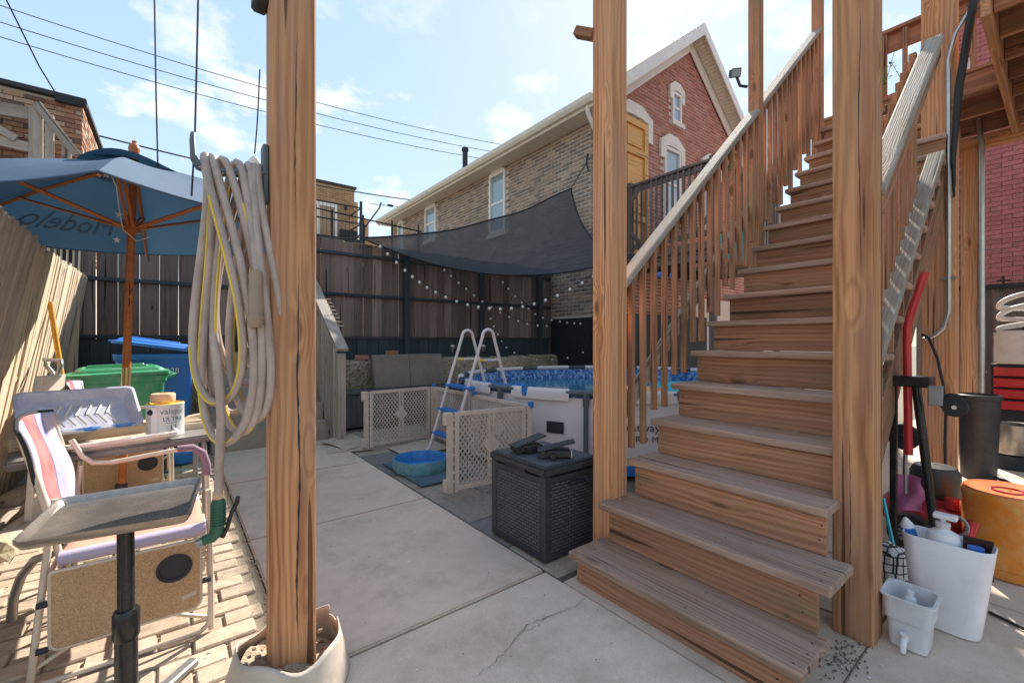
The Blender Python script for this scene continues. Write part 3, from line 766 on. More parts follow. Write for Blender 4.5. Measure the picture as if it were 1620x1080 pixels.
def weed(name, c, n, h, label, parent=None, seed=1, spread=.5):
    rr = random.Random(seed); mb = MB()
    for k in range(n):
        a = rr.uniform(0, 6.28); L_ = h * rr.uniform(.5, 1); tx = math.cos(a) * spread * L_; ty = math.sin(a) * spread * L_
        pts = [V((c[0], c[1], c[2])) + V((tx * t, ty * t, L_ * (t - .25 * t * t))) for t in (0, .35, .7, 1)]
        mb.tube(pts, [.0016, .0014, .001, .0006], 4)
        for t in (.4, .6, .8, .95):
            b = V(c) + V((tx * t, ty * t, L_ * (t - .25 * t * t))); s = L_ * .16 * rr.uniform(.7, 1.3); q = rr.uniform(0, 6.28)
            d1 = V((math.cos(q), math.sin(q), .4)) * s; d2 = V((-math.sin(q), math.cos(q), .1)) * s * .35
            mb.add([b, b + d1 * .5 + d2, b + d1, b + d1 * .5 - d2], [(0, 1, 2, 3)])
    return tag(add(name, mb, 'foliage', parent), label, 'weed', 'weeds')
weed('weed', (2.99, 6.72, .93), 12, .2, 'small green weed growing by the two stacked bricks')
weed('weed', (2.62, 6.72, .93), 9, .1, 'low weed between the single brick and the stacked bricks', seed=4)

# ================================================================== CONCRETE STEPS + RAIL at the end of the walkway
st = thing('concrete_steps', 'short flight of concrete steps at the end of the walkway', 'steps', (.98, 5.8, 0))
for i in range(5):
    add('step', MB().box(.33, 1.56, 5.75 + .26 * i, 7.2, -.02 if i == 0 else .215 * i - .05, .215 * (i + 1)), 'stepconc', st, bevel=.012, seg=2)
sr = thing('step_railing', 'weathered wooden picket railing beside the concrete steps', 'railing', (1.6, 5.5, 0))
board('newel_post', (1.62, 5.46, 0), (1.62, 5.46, 1.08), .09, .09, 'grey', sr, up=(0, 1, 0))
board('top_rail', (1.60, 5.33, 1.12), (1.60, 6.85, 2.15), .14, .04, 'cap', sr)
for k in range(9):
    y = 5.57 + k * .135
    board('picket', (1.575, y, .02 + max(0, (y - 5.75) * .8)), (1.575, y, 1.07 + (y - 5.33) * .68), .085, .02, 'grey', sr, up=(1, 0, 0))
for k in range(8):
    board('screw_lath', (1.66, 5.75 + k * .08, 1.425 + k * .0545), (1.735, 5.75 + k * .08, 1.425 + k * .0545), .014, .012, 'pale', sr)

# ================================================================== LEFT STOCKADE FENCE, leaning into the yard
def stockade(label, y0, y1, xb, xt, zt, pw, mat, point=True, seed=1):
    t = thing('picket_fence', label, 'fence', (xb, (y0 + y1) / 2, 0), group='weathered fence sections along the left side')
    rr = random.Random(seed); y = y0; cache = {}
    ang = math.atan2(xt - xb, zt)
    L_ = math.hypot(xt - xb, zt)
    me = mesh_of(MB().prism([(0, -pw / 2), (L_ - pw * .55, -pw / 2), (L_, -pw * .12), (L_, pw * .12), (L_ - pw * .55, pw / 2), (0, pw / 2)], lambda a, b, h: V((a, b, h)), -.008, .008), 'picket', .002)
    me.materials.append(M[mat])
    while y < y1:
        x = V((math.sin(ang), rr.uniform(-.004, .004), math.cos(ang))).normalized(); z = V((-1, 0, 0)); z = (z - x * z.dot(x)).normalized(); yy = z.cross(x)
        p = V((xb + rr.uniform(-.006, .006), y + pw / 2, rr.uniform(-.03, .01)))
        put('picket', me, t, Mx(((x.x, yy.x, z.x, p.x), (x.y, yy.y, z.y, p.y), (x.z, yy.z, z.z, p.z), (0, 0, 0, 1))))
        y += pw + rr.uniform(.001, .006)
    for zz in (.35, .95, 1.55):
        if zz > zt - .1: continue
        xx = xb + (xt - xb) * zz / zt - .03
        board('rail', (xx, y0, zz), (xx, y1, zz), .04, .07, mat, t, up=(math.cos(ang), 0, -math.sin(ang)))
    return t
stockade('weathered grey pointed picket fence section leaning inward nearest the camera', 1.9, 3.83, -.99, -.64, 1.86, .066, 'grey', seed=2)
stockade('pale sunlit picket fence section leaning inward behind the umbrella', 3.93, 6.75, -1.06, -.76, 1.95, .055, 'pale', seed=5)
lt_ = thing('lattice_strip', 'narrow strip of thin wooden lattice slats at the left fence corner', 'lattice', (-.95, 6.6, 1.3))
for k in range(9):
    board('slat', (-1.18 + k * .045, 6.70, 1.45 + jit(.05)), (-1.22 + k * .048 + .03, 6.74, 2.40 + jit(.05)), .018, .01, 'pale', lt_, up=(0, 1, 0))
for z in (1.6, 1.95, 2.25): board('slat', (-1.25, 6.69, z), (-.80, 6.69, z), .018, .01, 'pale', lt_, up=(0, 1, 0))
board_ = board('fence_plank', (-.88, 6.62, 0), (-.84, 6.70, 1.9), .09, .02, 'pale', None, up=(0, 1, 0)); tag(board_, 'pale raw upright plank standing in the left fence corner', 'plank')
for i, (a, b, lab) in enumerate((((-.98, 3.4, .04), (-.83, 4.9, .05), 'long rough timber lying along the foot of the picket fence'), ((-.90, 4.5, .12), (-.86, 5.4, .03), 'short rough timber offcut lying against the foot of the pale fence'), ((-.80, 3.9, .03), (-.72, 4.35, .03), 'small weathered timber offcut on the pavers by the left fence'))):
    tag(board('timber_offcut', a, b, .12, .07, 'grey', None), lab, 'timber', 'timbers at the foot of the left fence')
rock('field_stone', (-.80, 3.72, .05), (.10, .12, .085), 5, 'stone', 'rounded brown field stone at the foot of the left fence', 'stone')

# ================================================================== OLD BUILDING far left, FAR BUILDINGS
ob = thing('old_brick_building', 'crumbling old brick wall end rising behind the umbrella', 'building', (-2.5, 9.5, 0))
add('wall', MB().box(-6, -1.13, 9.52, 14, 0, 4.93), 'mortar', ob)
FO = lambda a, o, z: V((a, 9.5 - o, z))
bricks(ob, FO, -4.5, -1.12, 2.6, 4.93, .20, .060, .014, 'brick_old', lambda a, z: True, .012)
FO2 = lambda a, o, z: V((-1.12 + o, a, z))
bricks(ob, FO2, 9.5, 12.5, 2.6, 4.93, .20, .060, .014, 'brick_old', lambda a, z: True, .012)
add('coping', MB().box(-6, -1.06, 9.42, 14, 4.935, 5.0), 'roof', ob)
add('tar_flashing', MB().box(-1.4, -1.05, 9.40, 9.46, 4.86, 4.97), 'blackpaint', ob)
fr_ = thing('timber_lean_to', 'weathered timber lean-to frame against the old brick wall', 'lean-to', (-2, 9.2, 0))
for (a, b, w_, t_) in (((-3.2, 9.25, 4.42), (-1.5, 9.25, 4.52), .18, .05), ((-1.56, 9.22, 3.0), (-1.56, 9.22, 4.6), .14, .07), ((-1.42, 9.2, 3.0), (-1.42, 9.2, 4.55), .09, .05), ((-1.55, 9.17, 4.66), (-1.13, 9.17, 4.02), .11, .05), ((-1.25, 9.24, 3.0), (-1.25, 9.24, 4.25), .10, .04), ((-2.5, 9.2, 4.5), (-1.75, 9.2, 4.1), .10, .04), ((-3, 9.23, 4.1), (-1.6, 9.23, 4.02), .14, .04)):
    board('beam', a, b, w_, t_, 'grey', fr_, up=(0, 1, 0))

fb_ = thing('tan_brick_building', 'distant tan brick apartment building with a balcony beyond the fence', 'building', (4, 25, 0))
add('wall', MB().box(5.4, 8.15, 25.02, 36, 0, 9.85), 'brick_far', fb_)
add('wing', MB().box(8.15, 8.55, 25.6, 36, 0, 9.35), 'brick_far', fb_)
FF = lambda a, o, z: V((a, 25 - o, z))
bricks(fb_, FF, 5.4, 8.15, 6.3, 9.8, .30, .085, .015, 'brick_far', lambda a, z: not (4.9 < a < 7.25 and 6.4 < z < 8.85), .01, 0)
add('parapet_cap', MB().box(5.3, 8.25, 24.9, 36, 9.86, 9.98), 'roof', fb_)
wmb = MB(); T = lambda a, b, h: FF(a, h, b)
for (a0, a1, z0, z1) in ((5.45, 7.2, 8.62, 8.8), (7.05, 7.2, 6.5, 8.62), (6.15, 6.3, 6.5, 8.62)  , (5.45, 5.6, 6.5, 8.62)): wmb.prism([(a0, z0), (a1, z0), (a1, z1), (a0, z1)], T, -.1, .04)
wf = add('window', wmb, 'white', fb_)
for (a0, a1) in ((5.6, 6.15), (6.3, 7.05)): add('pane', MB().prism([(a0, 6.5), (a1, 6.5), (a1, 8.62), (a0, 8.62)], T, -.1, -.05), 'pane', wf)
add('wall_lamp', MB().box(7.6, 7.72, 24.85, 25, 8.6, 8.85), 'blackpaint', fb_)
bal = add('balcony', MB().box(5.4, 7.95, 23.3, 25, 6.5, 6.65), 'iron', fb_)
rl = MB()
for z in (8.35, 7.5): rl.tube([(5.4, 23.3, z), (7.95, 23.3, z), (7.95, 25, z)], .04, 6)
rl.tube([(7.95, 23.3, 6.4), (7.95, 23.3, 8.7)], .07, 6)
for k in range(13): rl.tube([(5.45 + k * .19, 23.3, 6.6), (5.45 + k * .19, 23.3, 8.33)], .013, 4)
add('balcony_rail', rl, 'iron', bal)
add('balcony_planter', MB().box(6.9, 7.8, 23.35, 23.6, 6.7, 7.1), 'iron', bal)
sb = thing('distant_brick_house', 'small distant orange brick house with white trim by the utility pole', 'building', (12.6, 32, 0))
add('wall', MB().prism([(10.4, 0), (14.5, 0), (14.5, 9.1), (12.9, 9.1), (10.4, 8.4)], lambda a, b, h: V((a, h, b)), 31, 34), 'brick_far', sb)
add('chimney', MB().box(10.7, 11.2, 31.2, 31.8, 8, 10), 'brick_far', sb)
up_ = thing('utility_pole', 'leaning steel bracket pole with insulators above the fence', 'pole', (9, 26, 0))
add('pole', MB().tube([(9.0, 26, 4), (9.05, 26, 8.2)], .09, 8), 'iron', up_)
add('arm', MB().tube([(8.6, 26, 7.3), (10.0, 26, 9.4), (10.1, 26, 9.75)], .045, 6), 'iron', up_)
add('cross_arm', MB().tube([(9.5, 26, 9.55), (11.2, 26, 9.7), (11.3, 26, 9.4), (10.7, 26, 9.1)], .02, 5), 'iron', up_)
for (x, z) in ((10.7, 9.68), (10.6, 8.75)): add('insulator', MB().lathe([(.0, -.06), (.12, -.06), (.12, .06), (0, .06)], 8, (x, 26, z), sy=.5, sx=1.6), 'iron', up_)

# low plants and clutter above the fence line behind
for (x, y, z, n, h, lab) in ((3.0, 8.3, 2.55, 40, .55, 'tangle of dry vines rising behind the dark fence'), (1.9, 8.2, 2.5, 26, .7, 'leafy green sprig rising behind the fence beside the post')):
    weed('vine', (x, y, z), n, h, lab, seed=int(x * 10), spread=.9)

# iron rails above the fence, running back to the house
ir = thing('iron_roof_rail', 'thin black iron railing beyond the fence in front of the tan building', 'railing', (4, 12, 4))
for (z0, z1) in ((4.9, 5.05), (4.05, 4.2)):
    add('rail', MB().tube([(2.5, 13, z0 + .1), (6.4, 13, z1 - .25)], .022, 6), 'iron', ir)
for k in range(5): add('stanchion', MB().tube([(2.7 + k * .9, 13, 3.0), (2.7 + k * .9, 13, 5.0)], .03, 6), 'iron', ir)

# red wall building and iron fence on the right
rb = thing('red_brick_building', 'red painted brick wall behind the porch posts', 'building', (9.5, -1, 0))
add('wall', MB().box(9.52, 16, -6, 1.35, 0, 9), 'mortar_red', rb)
FR = lambda a, o, z: V((9.5 - o, a, z))
bricks(rb, FR, -1.2, 1.35, 1.2, 6.4, .205, .062, .007, 'brick_red', lambda a, z: True, .004)
gf = thing('rear_plank_fence', 'dark plank fence with iron finial in front of the red wall', 'fence', (8.6, 0, 0))
for k in range(16): board('plank', (8.6, 1.3 - k * .15, 0), (8.6, 1.3 - k * .15, 1.93 + jit(.01)), .145, .02, 'darkfence', gf, up=(1, 0, 0))
add('finial', MB().tube([(8.55, .52, 1.9), (8.55, .52, 2.08)], .012, 5).tube([(8.55, .46, 2.02), (8.55, .58, 2.02)], .01, 5), 'iron', gf)
add('top_bar', MB().box(8.53, 8.58, -1.2, 1.35, 1.92, 1.98), 'iron', gf)

# ================================================================== PORCH STAIRS
X1, RUN, Z1, RISE = 1.6065, .2263, .146, .2032
def tx(n): return X1 + (n - 1) * RUN
def tz(n): return Z1 + (n - 1) * RISE
def nose(x): return Z1 + (x - X1) * RISE / RUN
stair = thing('porch_staircase', 'steep brown wooden porch staircase with hanging balusters on both sides', 'staircase', (2.5, 1.05, 0))
for n in range(1, 18):
    yl = {1: 1.59, 2: 1.585}.get(n, 1.566); yr = {1: .529, 2: .517, 3: .592}.get(n, .565)
    xc = tx(n) + .136
    board('tread', (xc, yr, tz(n) - .019), (xc, yl, tz(n) - .019), .272, .038, 'tread', stair, bevel=.007)
    z0 = -.02 if n == 1 else tz(n - 1) + .002
    a, b = (yr + .04, yl - .035)
    if n > 1: b = 1.53
    if n == 2: a = .566
    if n > 2: a = .568
    if n == 3: a = .604
    board('riser', (tx(n) + .042, a, (z0 + tz(n) - .039) / 2), (tx(n) + .042, b, (z0 + tz(n) - .039) / 2), tz(n) - .039 - z0, .022, 'stair', stair, up=(1, 0, 0), bevel=.002)
for y in (1.50, .60):
    board('stringer', (tx(4) + .18, y, tz(4) - .33), (tx(17) + .2, y, tz(17) - .33), .038, .24, 'stair', stair)
# left rail: sections between posts
def rail_line(xa, xb, y0, y1, off, sgn):
    board('handrail', (xa, (y0 + y1) / 2, nose(xa) + off - .02), (xb, (y0 + y1) / 2, nose(xb) + off - .02), y1 - y0, .04, 'cap', stair, bevel=.008)
rail_line(1.99, 3.80, 1.555, 1.655, 1.025, 1)
rail_line(3.87, 5.26, 1.555, 1.655, 1.025, 1)
for (xa, xb) in ((2.05, 3.79), (3.88, 5.24)):
    board('rail_board', (xa, 1.622, nose(xa) + .94), (xb, 1.622, nose(xb) + .94), .034, .085, 'stair', stair)
    board('bottom_rail', (xa, 1.622, nose(xa) + .23), (xb, 1.622, nose(xb) + .23), .034, .095, 'cap', stair)
for n in range(3, 17):
    for dx in (.068, .181):
        x = tx(n) + dx
        if 3.76 < x < 3.91 or x > 5.2: continue
        board('baluster', (x, 1.582, tz(n) + .055 + jit(.012)), (x + jit(.004), 1.582, nose(x) + .985), .032, .032, 'bal', stair, up=(0, 1, 0), bevel=.003)
# right rail
rail_line(2.33, 3.72, .468, .557, 1.07, -1)
board('rail_board', (2.36, .50, nose(2.36) + .98), (3.72, .50, nose(3.72) + .98), .034, .10, 'stair', stair)
board('bottom_rail', (2.36, .575, nose(2.36) + .10), (4.12, .555, nose(4.12) + .10), .085, .038, 'cap', stair)
for n in range(4, 11):
    for dx in (.03, .143):
        x = tx(n) + dx
        if x < 2.38 or x > 3.7: continue
        board('baluster', (x, .603, tz(n) + .055), (x, .603, nose(x) + 1.03), .037, .037, 'bal', stair, up=(0, 1, 0), bevel=.003)
sky_in = None
weed('weed', (1.87, .67, .15), 8, .05, 'tiny weed sprouting at the bottom riser of the stairs', seed=9)

# screw heads on the treads and risers
sm0 = MB(); rs = random.Random(6)
for n in range(1, 12):
    for y in (.60 if n > 2 else .56, .95, 1.51):
        for dx in (.03, .12, .2):
            if dx > .15 and n > 1: continue
            x = tx(n) + dx + rs.uniform(-.006, .006); yy = y + rs.uniform(-.012, .012); z = tz(n) + .0015
            sm0.add([(x + .004 * math.cos(q * 1.047), yy + .004 * math.sin(q * 1.047), z) for q in range(6)], [tuple(range(6))])
    for y in (.62, 1.50):
        for zz in (.06, .12):
            x = tx(n) + .0295; yy = y + rs.uniform(-.01, .01); z = tz(n) - .2 + zz
            sm0.add([(x, yy + .004 * math.cos(q * 1.047), z + .004 * math.sin(q * 1.047)) for q in range(6)], [tuple(range(6))])
tag(add('screw_heads', sm0, 'ink_black', stair), kind='stuff')
# timber posts
def post(name, x, y, s, z0, z1, label, rz=0, s2=None, mat='post'):
    L_ = z1 - z0; s2 = s2 or s
    me = board_mesh(L_, s, s2, mat, .006)
    Mw = Mx.Translation((x, y, z0)) @ Mx.Rotation(rz, 4, 'Z') @ Mx(((0, 0, 1, 0), (0, 1, 0, 0), (-1, 0, 0, 0), (0, 0, 0, 1))).inverted()
    o = put(name, me, None, Mw)
    return tag(o, label, 'post', 'brown timber porch posts')
post('timber_post', .335, 1.715, .142, .03, 4.6, 'thick brown timber post in the foreground carrying the hose', R(-3))
post('timber_post', 1.982, 1.624, .14, -.02, 5.6, 'timber post at the left foot of the stairs beside the deck box')
post('timber_post', 2.287, .551, .14, -.02, 5.2, 'timber post at the right foot of the stairs beside the white bin')
post('timber_post', 3.835, 1.605, .089, 1.0, 6.5, 'slim timber post halfway up the left stair rail', mat='bal')
post('timber_post', 5.29, 1.605, .089, 2.2, 7.2, 'slim timber post at the top of the left stair rail', mat='bal')
post('timber_post', 4.71, .617, .195, -.02, 5.6, 'thick timber post carrying the conduit right of the stairs', s2=.14)
post('timber_post', 6.86, .657, .14, -.02, 3.30, 'far timber post under the deck corner on the right')
def check(o, face, pts, w):
    """drying check: a dark split running along a post face"""
    rr = random.Random(len(pts) * 7 + int(pts[0][1] * 10)); mb = MB(); P_ = []
    for (a, b) in zip(pts[:-1], pts[1:]):
        for k in range(12): P_.append((a[0] + (b[0] - a[0]) * k / 12 + rr.uniform(-.0012, .0012), a[1] + (b[1] - a[1]) * k / 12))
    P_.append(pts[-1]); n = len(P_); vs = []
    for i, (h, z) in enumerate(P_):
        ww = w * (rr.uniform(.3, 1)) * min(1, 4 * min(i, n - 1 - i) / n + .05)
        for s in (-1, 1): vs.append((h + s * ww, face[1], z) if face[0] == 'y' else (face[1], h + s * ww, z))
    mb.add(vs, [(2 * i, 2 * i + 1, 2 * i + 3, 2 * i + 2) for i in range(n - 1)])
    return add('check', mb, 'ink_black', o)
PO = [o for o in bpy.data.objects if o.name.startswith('timber_post')]
PO.sort(key=lambda o: o.name)
check(PO[0], ('y', 1.6405), [(.343, .14), (.338, .4), (.349, .75), (.340, 1.1), (.346, 1.5)], .0042)
check(PO[0], ('y', 1.6405), [(.336, 1.6), (.333, 1.9), (.340, 2.3)], .0018)
check(PO[1], ('x', 1.911), [(1.60, 1.1), (1.605, 1.6), (1.60, 2.1)], .002)
check(PO[1], ('y', 1.5535), [(1.975, .5), (1.98, 1.2), (1.975, 1.7)], .0018)
check(PO[2], ('x', 2.216), [(.56, .15), (.555, .5), (.562, .9)], .0016)
check(PO[2], ('x', 2.216), [(.52, 1.5), (.53, 2.1), (.522, 2.6)], .0018)
# rust stain / dark foot is a sagging pile of debris at the post foot
db = MB(); r3 = random.Random(12)
for k in range(150):
    x, y = r3.gauss(2.08, .10), r3.gauss(.53, .035); s = r3.uniform(.002, .006)
    db.add([(x - s, y, 0), (x + s, y, 0), (x, y + s, 0), (x, y - s, 0), (x, y, s * 1.2)], [(0, 2, 4), (2, 1, 4), (1, 3, 4), (3, 0, 4)])
tag(add('debris', db, 'mulch'), 'dark crumbs collected between the bottom step and the post', 'debris', kind='stuff')

# ================================================================== UPPER DECK
dk = thing('upper_deck', 'upper porch deck with exposed joists overhead on the right', 'deck', (5.5, -.5, 3.44))
for k in range(7):
    x = 4.37 + .406 * k
    board('joist', (x, .31, 3.535), (x, -2.4, 3.535), .038, .19, 'stair', dk)
board('beam', (4.2, .335, 3.50), (6.85, .335, 3.50), .045, .29, 'post', dk)
board('rim_joist', (4.3, -2.42, 3.535), (6.85, -2.42, 3.535), .038, .19, 'stair', dk)
for k in range(19):
    x = 4.23 + .145 * k
    board('deck_board', (x, -2.45, 3.645), (x, 1.70 if x > 5.6 else .36, 3.645), .138, .03, 'stair', dk)
for x in (5.65, 6.25, 6.8):
    board('joist', (x, .36, 3.536), (x, 1.7, 3.536), .038, .188, 'stair', dk)
board('rim_joist', (5.6, 1.70, 3.535), (6.85, 1.70, 3.535), .038, .19, 'stair', dk)
board('beam', (6.86, -2.4, 3.365), (6.86, 1.7, 3.365), .09, .14, 'post', dk)
board('top_rail', (6.3, -.2, 4.66), (6.3, 1.7, 4.66), .12, .04, 'deckred', dk)
board('rail_board', (6.3, -.2, 4.52), (6.3, 1.7, 4.52), .035, .17, 'deckred', dk)
for k in range(11): board('baluster', (6.26, -.1 + k * .17, 3.68), (6.26, -.1 + k * .17, 4.63), .04, .04, 'deckred', dk, up=(0, 1, 0))
board('bottom_rail', (6.3, -.2, 3.78), (6.3, 1.7, 3.78), .035, .08, 'deckred', dk)
fbx = thing('flower_box', 'red flower box with leggy plants on the upper deck', 'planter', (6.12, 1.1, 3.72))
add('trough', MB().box(6.03, 6.20, .75, 1.55, 3.70, 3.86), 'redbrown', fbx, bevel=.01)
pl = MB(); r4 = random.Random(21)
for k in range(16):
    c = V((6.1 + r4.uniform(-.05, .05), r4.uniform(.8, 1.5), 3.86)); h = r4.uniform(.15, .5); dx, dy = r4.uniform(-.12, .1), r4.uniform(-.15, .15)
    pl.tube([c, c + V((dx * .4, dy * .4, h * .5)), c + V((dx, dy, h))], [.004, .003, .002], 5)
    for j in range(9):
        t = r4.uniform(.25, 1); b = c + V((dx * t, dy * t, h * t)); q = r4.uniform(0, 6.28); s = r4.uniform(.018, .04)
        d1 = V((math.cos(q), math.sin(q), r4.uniform(-.3, .5))) * s; d2 = V((-math.sin(q), math.cos(q), 0)) * s * .35
        pl.add([b, b + d1 * .5 + d2, b + d1, b + d1 * .5 - d2], [(0, 1, 2, 3)])
tag(add('plants', pl, 'foliage', fbx))

# conduits
def conduit(name, pts, r, label, straps, mat='steel'):
    t = thing(name, label, 'conduit', pts[0], group='metal conduits on the posts')
    add('pipe', MB().tube(pts, r, 10), mat, t, smooth=40)
    for p in straps: add('strap', MB().box(p[0] - .006, p[0] + .014, p[1] - .035, p[1] + .035, p[2] - .01, p[2] + .01), 'greymetal', t)
    return t
conduit('conduit', [(4.615, .69, 1.24), (4.615, .63, 1.27), (4.615, .58, 1.33), (4.615, .556, 1.45), (4.615, .556, 3.35), (4.615, .52, 3.52), (4.615, .41, 3.72), (4.615, .2, 4.1)], .014, 'bent grey conduit on the thick post right of the stairs', [(4.615, .556, 1.7), (4.615, .556, 2.7)])
conduit('conduit', [(6.77, .566, 0), (6.77, .566, 3.3), (6.72, .60, 3.75), (6.70, .68, 4.3)], .026, 'straight grey conduit on the far post under the deck', [(6.77, .566, .9), (6.77, .566, 2.2)])
tag(add('black_cable_sleeve', MB().tube([(4.60, .40, 3.9), (4.60, .45, 3.5), (4.60, .50, 3.1), (4.60, .53, 2.6), (4.60, .525, 2.3)], [.022, .026, .024, .016, .007], 8), 'cable', smooth=50), 'thick black cable sleeve hanging beside the bent conduit', 'cable')
tag(add('power_cord', MB().tube([(4.60, .70, 1.28), (4.58, .66, 1.25), (4.56, .61, 1.1), (4.54, .575, .9), (4.53, .56, .7), (4.53, .565, .45), (4.53, .56, .2), (4.5, .53, .02)], .009, 6), 'cable', smooth=50), 'black power cord hanging down the thick post right of the stairs', 'cord')

# floodlight on the slim post, wooden block on the stair post, speaker corner on the hose post
fl_ = thing('floodlight', 'black floodlight on the slim stair post', 'floodlight', (3.78, 1.7, 3.45))
for (a, b) in (((3.71, 1.72, 3.47), .0),):
    T_ = Mx.Translation(a) @ Mx.Rotation(R(40), 4, 'Z') @ Mx.Rotation(R(-30), 4, 'Y')
    hd = add('lamp_head', MB().box(-.04, .02, -.042, .042, -.035, .035), 'black', fl_, T_, bevel=.006)
    add('lens', MB().box(-.046, -.041, -.034, .034, -.028, .028), 'pane', hd, T_)
add('bracket', MB().tube([(3.80, 1.66, 3.36), (3.74, 1.69, 3.36), (3.71, 1.71, 3.45)], .012, 6), 'black', fl_)
tag(board('wood_block', (1.93, 1.695, 3.0), (1.89, 1.80, 3.06), .06, .05, 'stair', None), 'small wooden block fixed high on the stair post beside the house', 'block')
tag(add('speaker_bracket', MB().box(.22, .27, 1.70, 1.80, 2.40, 2.5), 'black', bevel=.01), 'black bracket at the top of the hose post', 'bracket')

# ================================================================== HOSE ON POST
hk = thing('hose_hook', 'dark coated metal hook screwed to the hose post', 'hook', (.25, 1.715, 1.8))
add('bracket', MB().box(.243, .262, 1.69, 1.74, 1.70, 1.90), 'dkgrey_coat', hk, bevel=.004)
for dy in (-.022, .022):
    add('arm', MB().tube([(.25, 1.715 + dy, 1.80), (.10, 1.715 + dy, 1.775), (.065, 1.715 + dy, 1.785), (.052, 1.715 + dy, 1.81), (.05, 1.715 + dy * .8, 1.87), (.052, 1.715, 1.885)], .0075, 8), 'dkgrey_coat', hk, smooth=60)
hose = thing('garden_hose', 'coiled taupe garden hose with yellow stripe hanging on the post hook', 'hose', (.17, 1.71, 1.3))
rh = random.Random(44)
def hose_loop(xi, H, W, sh, yo, n=44):
    pts = []
    for k in range(n + 1):
        t = 2 * math.pi * k / n
        dn = (1 - math.cos(t)) / 2
        z = 1.822 - H * dn
        lat = W * math.sin(t) * (.1 + .9 * dn) * 1.35 + sh * dn + .012 * math.sin(2 * t + xi * 40)
        y = 1.712 - (.045 + .02 * dn) * math.sin(t) + yo * dn
        pts.append(V((xi + lat, y, z)))
    return pts
specs = [(.088, .80, .060, .035, .00), (.112, .93, .072, .035, -.012), (.138, .84, .085, .03, .02), (.166, .90, .078, .012, -.02), (.192, .74, .08, .0, .012), (.210, .86, .052, .0, -.03), (.232, .70, .045, .01, .0)]
for i, s_ in enumerate(specs):
    P_ = hose_loop(*s_)
    lo = add('loop', MB().tube(P_[:-1], .0132, 10, closed=True), 'hose', hose, smooth=60)
    ph = rh.uniform(0, 6.28); off = V((.0105 * math.cos(ph), -abs(.0105 * math.sin(ph)) - .003, 0))
    if i in (0, 1, 2, 3, 5): add('stripe', MB().tube([p + off for p in (P_[20:-4] if i % 2 else P_[6:30])], .0038, 5), 'yellow', lo, smooth=60)
add('hose_end', MB().tube([(.215, 1.628, 1.45), (.214, 1.625, 1.44), (.213, 1.624, 1.31), (.213, 1.624, 1.30), (.212, 1.624, 1.295), (.212, 1.624, 1.27)], [.018, .021, .022, .025, .025, .019], 14), plain('brown_fitting', (.33, .23, .16), .5), hose, smooth=30)
add('drop', MB().tube([(.105, 1.70, 1.25), (.118, 1.675, 1.10), (.123, 1.672, .98), (.119, 1.69, .82), (.117, 1.70, .70)], .0132, 10), 'hose', hose, smooth=60)
nz = add('nozzle', MB().tube([(.117, 1.70, .715), (.117, 1.70, .70), (.116, 1.702, .64), (.113, 1.705, .605), (.10, 1.71, .59), (.070, 1.71, .583)], [.016, .021, .021, .021, .018, .015], 12), 'green_noz', hose, smooth=50)
for k in range(8): add('grip_ring', MB().tube([(.117, 1.70, .695 - k * .009), (.117, 1.70, .691 - k * .009)], .0225, 12), 'green_noz', nz)
add('tip', MB().tube([(.075, 1.71, .584), (.058, 1.71, .581)], [.017, .013], 10), 'greymetal', nz)
add('trigger', MB().tube([(.128, 1.70, .585), (.142, 1.70, .615), (.152, 1.70, .655), (.168, 1.70, .69), (.172, 1.70, .71)], [.007, .007, .006, .008, .006], 8), 'black', nz, smooth=50)
add('coupling', MB().tube([(.117, 1.70, .735), (.117, 1.70, .712)], .0155, 12), 'peach', nz)

# vinyl collar with rubble round the post foot
cl = thing('post_collar', 'torn beige vinyl collar filled with rubble round the foreground post', 'collar', (.335, 1.715, 0))
def collar(u, v):
    a = -2 * math.pi * u * .985 + .4
    top = .165 + .018 * math.sin(a * 2 + 1) + .012 * math.sin(5 * a) - (.03 if u < .06 else 0)
    z = top * v
    rr = .205 - .045 * v + .012 * math.sin(3 * a) * (1 - v) + .012 * u
    return V((.335 + rr * math.cos(a), 1.715 + rr * math.sin(a), z))
cm_ = MB().grid(collar, 60, 8)
co = add('sheet', cm_, 'collar', cl, smooth=60)
sm = co.modifiers.new('thick', 'SOLIDIFY'); sm.thickness = .004
rr5 = random.Random(8)
rub = MB().grid(lambda u, v: V((.335 + .158 * v * math.cos(u * 6.283), 1.715 + .158 * v * math.sin(u * 6.283), .085 + .03 * math.sin(9 * u + 4 * v) * v + rr5.uniform(-.008, .008) + .03 * (1 - v))), 40, 9)
add('fill', rub, 'sand', cl)
for k in range(18):
    a, q = rr5.uniform(0, 6.28), rr5.uniform(.09, .15); s = rr5.uniform(.005, .012)
    rock('rubble', (.335 + q * math.cos(a), 1.715 + q * math.sin(a), .115 + rr5.uniform(0, .02)), (s, s * .8, s * .7), k, 'sand', None, None, cl)

